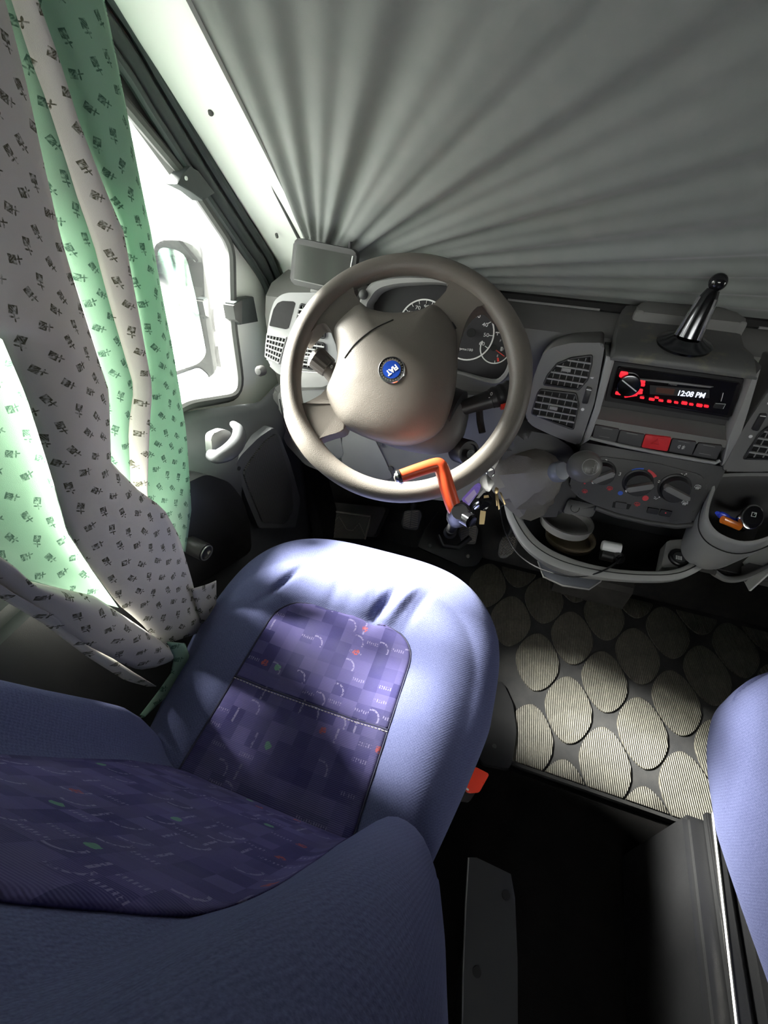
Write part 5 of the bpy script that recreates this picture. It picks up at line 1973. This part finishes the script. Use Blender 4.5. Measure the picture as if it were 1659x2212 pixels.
# passenger seat: the same seat further right
ps = thing('passenger_seat', (SX + .866, .2, -.02), "blue cloth passenger seat cut off at the right edge", 'seat', 'cab seats')
SH_ = {'recline_knob', 'knob_rim', 'buckle_housing'}
for ch in list(drv.children):
    if ch.name.split('.')[0] in SH_:
        continue
    c = ch.copy()
    col.objects.link(c)
    c.parent = ps
    c.matrix_parent_inverse = drv.matrix_world.inverted() if False else Matrix.Translation((-SX, -.2, .02))
box('base_box', (.43, .05, .146), (.53, .62, .288), M['black'], ps, bev=.008)
for pts in (((1540, 1757), (1592, 2215)), ((1583, 1722), (1662, 2150))):
    a, b = P(*pts[0], 'z', .305), P(*pts[1], 'z', .305)
    b = a + (b - a) * 1.15
    tube('runner_edge', [a, b], .0022, M['steel'], ps, 6)
    box('runner', ((a.x + b.x) / 2 + .006, (a.y + b.y) / 2, .297), (.02, abs(a.y - b.y), .014), M['black'], ps, bev=.002)
FB2 = Fr((.22, .24, .36), (-.2, -.25, .95))
prism('buckle_button', FB2, rnd(FB2.poly([(1646, 1962), (1670, 1940), (1690, 1965), (1665, 1990)]), .003), -.01, .004, M['buckle'], ps, bev=.003)
prism('buckle_housing', FB2, rnd(FB2.poly([(1648, 1975), (1680, 1945), (1720, 1990), (1680, 2030)]), .004), -.06, -.008, M['black'], ps, bev=.004)

# grey plate beside the driver's seat
fpz = Fr((-.12, .10, .27), (.10, 0, 1))
t = thing('side_bracket', (-.12, .05, -.02), 'grey painted metal bracket with cut corner beside the driver seat', 'bracket')
br = [(1012, 1852), (1030, 1852), (1104, 1888), (1113, 1940), (1118, 2070), (1120, 2400), (995, 2400), (1000, 2100)]
prism('bracket_top', fpz, fpz.poly(br), -.004, 0, M['metalplate'], t, bev=.001)
prism('bracket_leg', Fr((-.09, .02, .13), (1, 0, 0), (0, 1, 0)), [(-.12, -.127), (.14, -.127), (.14, .135), (-.12, .135)], -.02, 0, M['metalplate'], t, bev=.002)
tube('bracket_edge', [fpz.P(*p, .001) for p in ((1012, 1853), (1006, 1950), (1000, 2100), (996, 2350))], .0013, M['steel'], t, 6)  # bright steel line standing in for the highlight along the plate edge
for p_ in ((1093, 1934), (1030, 2100)):
    lathe('bolt_hole', fpz.P(*p_), fpz.n, [(.006, 0), (.006, .001), (0, .0012)], M['hole'], t, 12)

# ------------------------------------------------------------------ things in the tray and the bin
td = Fr((0, 0, .41), (0, 0, 1))


def dish(name, label, c, r, hgt, mat, tilt=(0, 0, 1)):
    t = thing(name, c, label, 'dish', 'round dishes in the dashboard tray')
    lathe('dish_body', c, tilt, [(r * .9, 0), (r, hgt * .15), (r, hgt * .85), (r * 1.03, hgt), (r * .94, hgt), (r * .9, hgt * .3), (0, hgt * .25)], mat, t, 40)
    ringstrip('dish_rim', Fr(c, tilt), 0, 0, hgt * .78, hgt * 1.02, r * 1.0, r * 1.05, mat, t)
    return t


dc = P(1228, 1178, 'z', .425)
dish('glass_dish', 'lower smoked glass dish with gold sheen in the dashboard tray', dc + V((0, .018, -.004)), .050, .016, simple('amber_smoked_glass', (.20, .165, .11), .42, .15), (.05, .10, 1))
dish('glass_dish', 'upper clear grey dish stacked on another in the dashboard tray', dc + V((-.016, .032, .022)), .053, .020, M['glass_dish'], (.06, .14, 1))
t = thing('plug_charger', P(1325, 1195, 'z', .44), 'white and black plug charger with thin cable lying in the tray', 'charger')
c1, c2 = P(1300, 1178, 'z', .455), P(1340, 1186, 'z', .455)
tube('white_plug', [c1, c1.lerp(c2, .1), c2], [.0095, .0115, .0115], M['whiteplastic'], t, 16)
c3 = P(1336, 1205, 'z', .445)
tube('charger_body', [P(1298, 1196, 'z', .44), P(1325, 1202, 'z', .44)], [.013, .013], M['black'], t, 14)
lathe('plug_end', c3, (.4, -.8, .3), [(.012, -.012), (.012, .006), (.009, .009), (0, .009)], M['glossblack'], t, 18)
cb_ = [P(1341, 1206, 'z', .45), P(1325, 1220, 'z', .462), P(1290, 1238, 'z', .455), P(1240, 1246, 'z', .43), P(1190, 1236, 'z', .40), P(1150, 1220, 'z', .38), P(1115, 1192, 'z', .38), P(1092, 1150, 'z', .40), P(1083, 1115, 'z', .45), P(1082, 1095, 'z', .47), P(1096, 1090, 'z', .485)]
tube('cable', spline(cb_, 6), .0016, M['black'], t, 6)

bc_ = BINC
t = thing('ballpoint_pen', P(1570, 1120, 'y', .745), 'blue plastic pen lying in the round storage bin', 'pen')
a, b = P(1553, 1110, 'y', .735), P(1592, 1128, 'y', .75)
tube('pen_barrel', [a.lerp(b, -.05), a.lerp(b, .1), a.lerp(b, .4), a.lerp(b, .45), b], [.004, .0062, .0062, .0046, .0046], M['bluepen'], t, 12)
lathe('pen_button', a, (a - b), [(.003, 0), (.003, .006), (0, .007)], M['bluepen'], t, 10)
t = thing('pocket_lighter', P(1580, 1135, 'y', .73), 'orange pocket lighter with metal head lying in the storage bin', 'lighter')
a, b = P(1560, 1122, 'y', .725), P(1598, 1138, 'y', .735)
tube('lighter_body', [a, b], .0068, M['orangepl'], t, 14, flat=.7)
tube('lighter_head', [b, b + (b - a) * .22], .0066, M['chrome'], t, 14, flat=.7)
lathe('spark_wheel', b + (b - a) * .16 + V((0, -.002, .006)), (.3, 1, .2), [(.004, -.003), (.004, .003), (0, .003)], M['steel'], t, 14)
t = thing('metal_ball', P(1602, 1121, 'y', .745), 'small shiny metal ball beside the lighter in the storage bin', 'ball')
lathe('ball', P(1602, 1121, 'y', .745), (0, 0, 1), [(.0085 * math.sin(math.pi * i / 12) + 1e-8, -.0085 * math.cos(math.pi * i / 12)) for i in range(13)], M['chrome'], t, 18)
lathe('ball_stud', P(1602, 1121, 'y', .745), (.5, .6, -.4), [(.003, .006), (.003, .014), (0, .014)], M['steel'], t, 10)
t = thing('key_fob', P(1626, 1118, 'y', .74), 'oval glossy black fob with silver rim in the storage bin', 'key fob')
ff = Fr(P(1626, 1117, 'y', .738), (-.15, -.75, .62), (1, 0, 0))
disc('fob_rim', ff, 0, 0, -.012, 0, .0155, M['chrome'], t, 32, .002, ry=.0215)
disc('fob_face', ff, 0, 0, -.002, .002, .0135, M['glossblack'], t, 32, .001, ry=.0192)
bm = bmesh.new()
for q in ([(-.003, .001), (-.003, .008), (.003, .008), (.003, .001)],):
    add_tube(bm, [ff.at(x, y, .0022) for x, y in q], .0006, 5, True)
add_tube(bm, [ff.at(.003, .008, .0022), ff.at(0, .005, .0022)], .0005, 5)
from_bm('fob_symbol', bm, M['print'], t)

# ------------------------------------------------------------------ flowered curtain at the driver's side
cur = thing('curtain', (-.71, .35, .45), 'flowered white and green cotton curtain tied back beside the driver seat', 'curtain')


def fold(name, mat, xp, left, right, bulge=.01, n=46, m=10, x2=None, ripple=0.0):
    if left[0][1] <= -160:                 # the cloth hangs from the rail under the roof
        left = [(left[0][0] - 95, -640)] + left
        right = [(right[0][0] - 70, -640)] + right
        n = int(n * 1.35)
    A, B = resample([V((a, b)) for a, b in left], n), resample([V((a, b)) for a, b in right], n)
    if x2 is None:
        x2 = xp
    pts = {}

    def fn(i, j):
        k = min(n - 1, int(round(j * (n - 1))))
        p = A[k].lerp(B[k], i)
        x = xp + (x2 - xp) * j
        q = P(p.x, p.y, 'x', x)
        hb = bulge * math.sin(math.pi * i) + ripple * math.sin(j * 9 + i * 5)
        return q + V((hb, hb * .3, 0))

    def uvfn(i, j):
        q = fn(i, j)
        return (q.y * .95 + q.z * .32, q.z * .95 - q.y * .32)
    return grid(name, fn, m, n - 1, mat, cur, thick=.0012, uvfn=uvfn, ang=80)


fold('green_fold', M['curt_green'], -.742, [(40, -160), (75, 0), (150, 280), (215, 470), (275, 640), (305, 780), (308, 900), (300, 1060), (322, 1180)],
     [(190, -160), (215, 0), (262, 200), (330, 500), (375, 750), (400, 930), (408, 1100), (395, 1192)], .012, ripple=.004)
fold('white_fold', M['curt_white'], -.728, [(-30, -160), (17, 0), (59, 127), (105, 253), (160, 422), (200, 520), (240, 669), (290, 837), (275, 930), (282, 1070), (290, 1120)],
     [(10, -160), (66, 0), (116, 127), (158, 262), (228, 422), (263, 500), (292, 669), (317, 837), (315, 940), (306, 1070), (310, 1120)], .014)
fold('green_fold', M['curt_green'], -.734, [(-80, -160), (-10, 0), (42, 169), (84, 338), (127, 506), (180, 669), (232, 837), (232, 960), (228, 1070), (236, 1120)],
     [(-10, -160), (20, 0), (86, 169), (146, 338), (200, 506), (243, 669), (293, 837), (278, 930), (290, 1070), (296, 1120)], .008)
fold('white_fold', M['curt_white'], -.722, [(-520, -160), (-500, 200), (-420, 500), (-200, 690), (0, 719), (55, 859), (105, 1027), (139, 1148), (198, 1236), (249, 1304), (295, 1340), (345, 1392)],
     [(-60, -160), (0, 0), (46, 169), (88, 338), (131, 506), (186, 680), (238, 845), (240, 1000), (300, 1062), (350, 1097), (382, 1156), (409, 1250), (424, 1312), (444, 1352)], .016, n=60, m=16, x2=-.676, ripple=.003)
fold('green_fold', M['curt_green'], -.7225, [(-620, 480), (-600, 700), (-520, 900), (-300, 1080), (-20, 1200), (42, 1250), (127, 1272)],
     [(-60, 640), (2, 719), (57, 859), (107, 1027), (142, 1148), (200, 1236), (255, 1312)], -.006, n=40, m=16, x2=-.684)
fold('white_roll', M['curt_white'], -.700, [(-120, 1130), (0, 1205), (42, 1250), (127, 1270), (203, 1287), (290, 1345), (345, 1383), (372, 1400)],
     [(-140, 1180), (0, 1270), (97, 1329), (190, 1395), (262, 1432), (300, 1448), (345, 1440), (362, 1428)], .020, n=40, m=10, x2=-.662)
fold('white_roll', M['curt_white'], -.690, [(-120, 1190), (0, 1272), (97, 1322), (200, 1396), (290, 1455), (320, 1480)], [(-120, 1215), (0, 1292), (90, 1345), (190, 1420), (270, 1470), (318, 1483)], .014, n=30, m=8)
fold('loose_corner', M['curt_white'], -.664, [(412, 1272), (424, 1310), (440, 1356)], [(466, 1254), (466, 1305), (444, 1360)], .004, n=14, m=8)
fold('tie_back', M['curt_green'], -.645, [(360, 1386), (376, 1420), (368, 1455), (340, 1495), (302, 1545)], [(398, 1390), (410, 1422), (393, 1470), (358, 1505), (304, 1549)], .006, n=24, m=8)
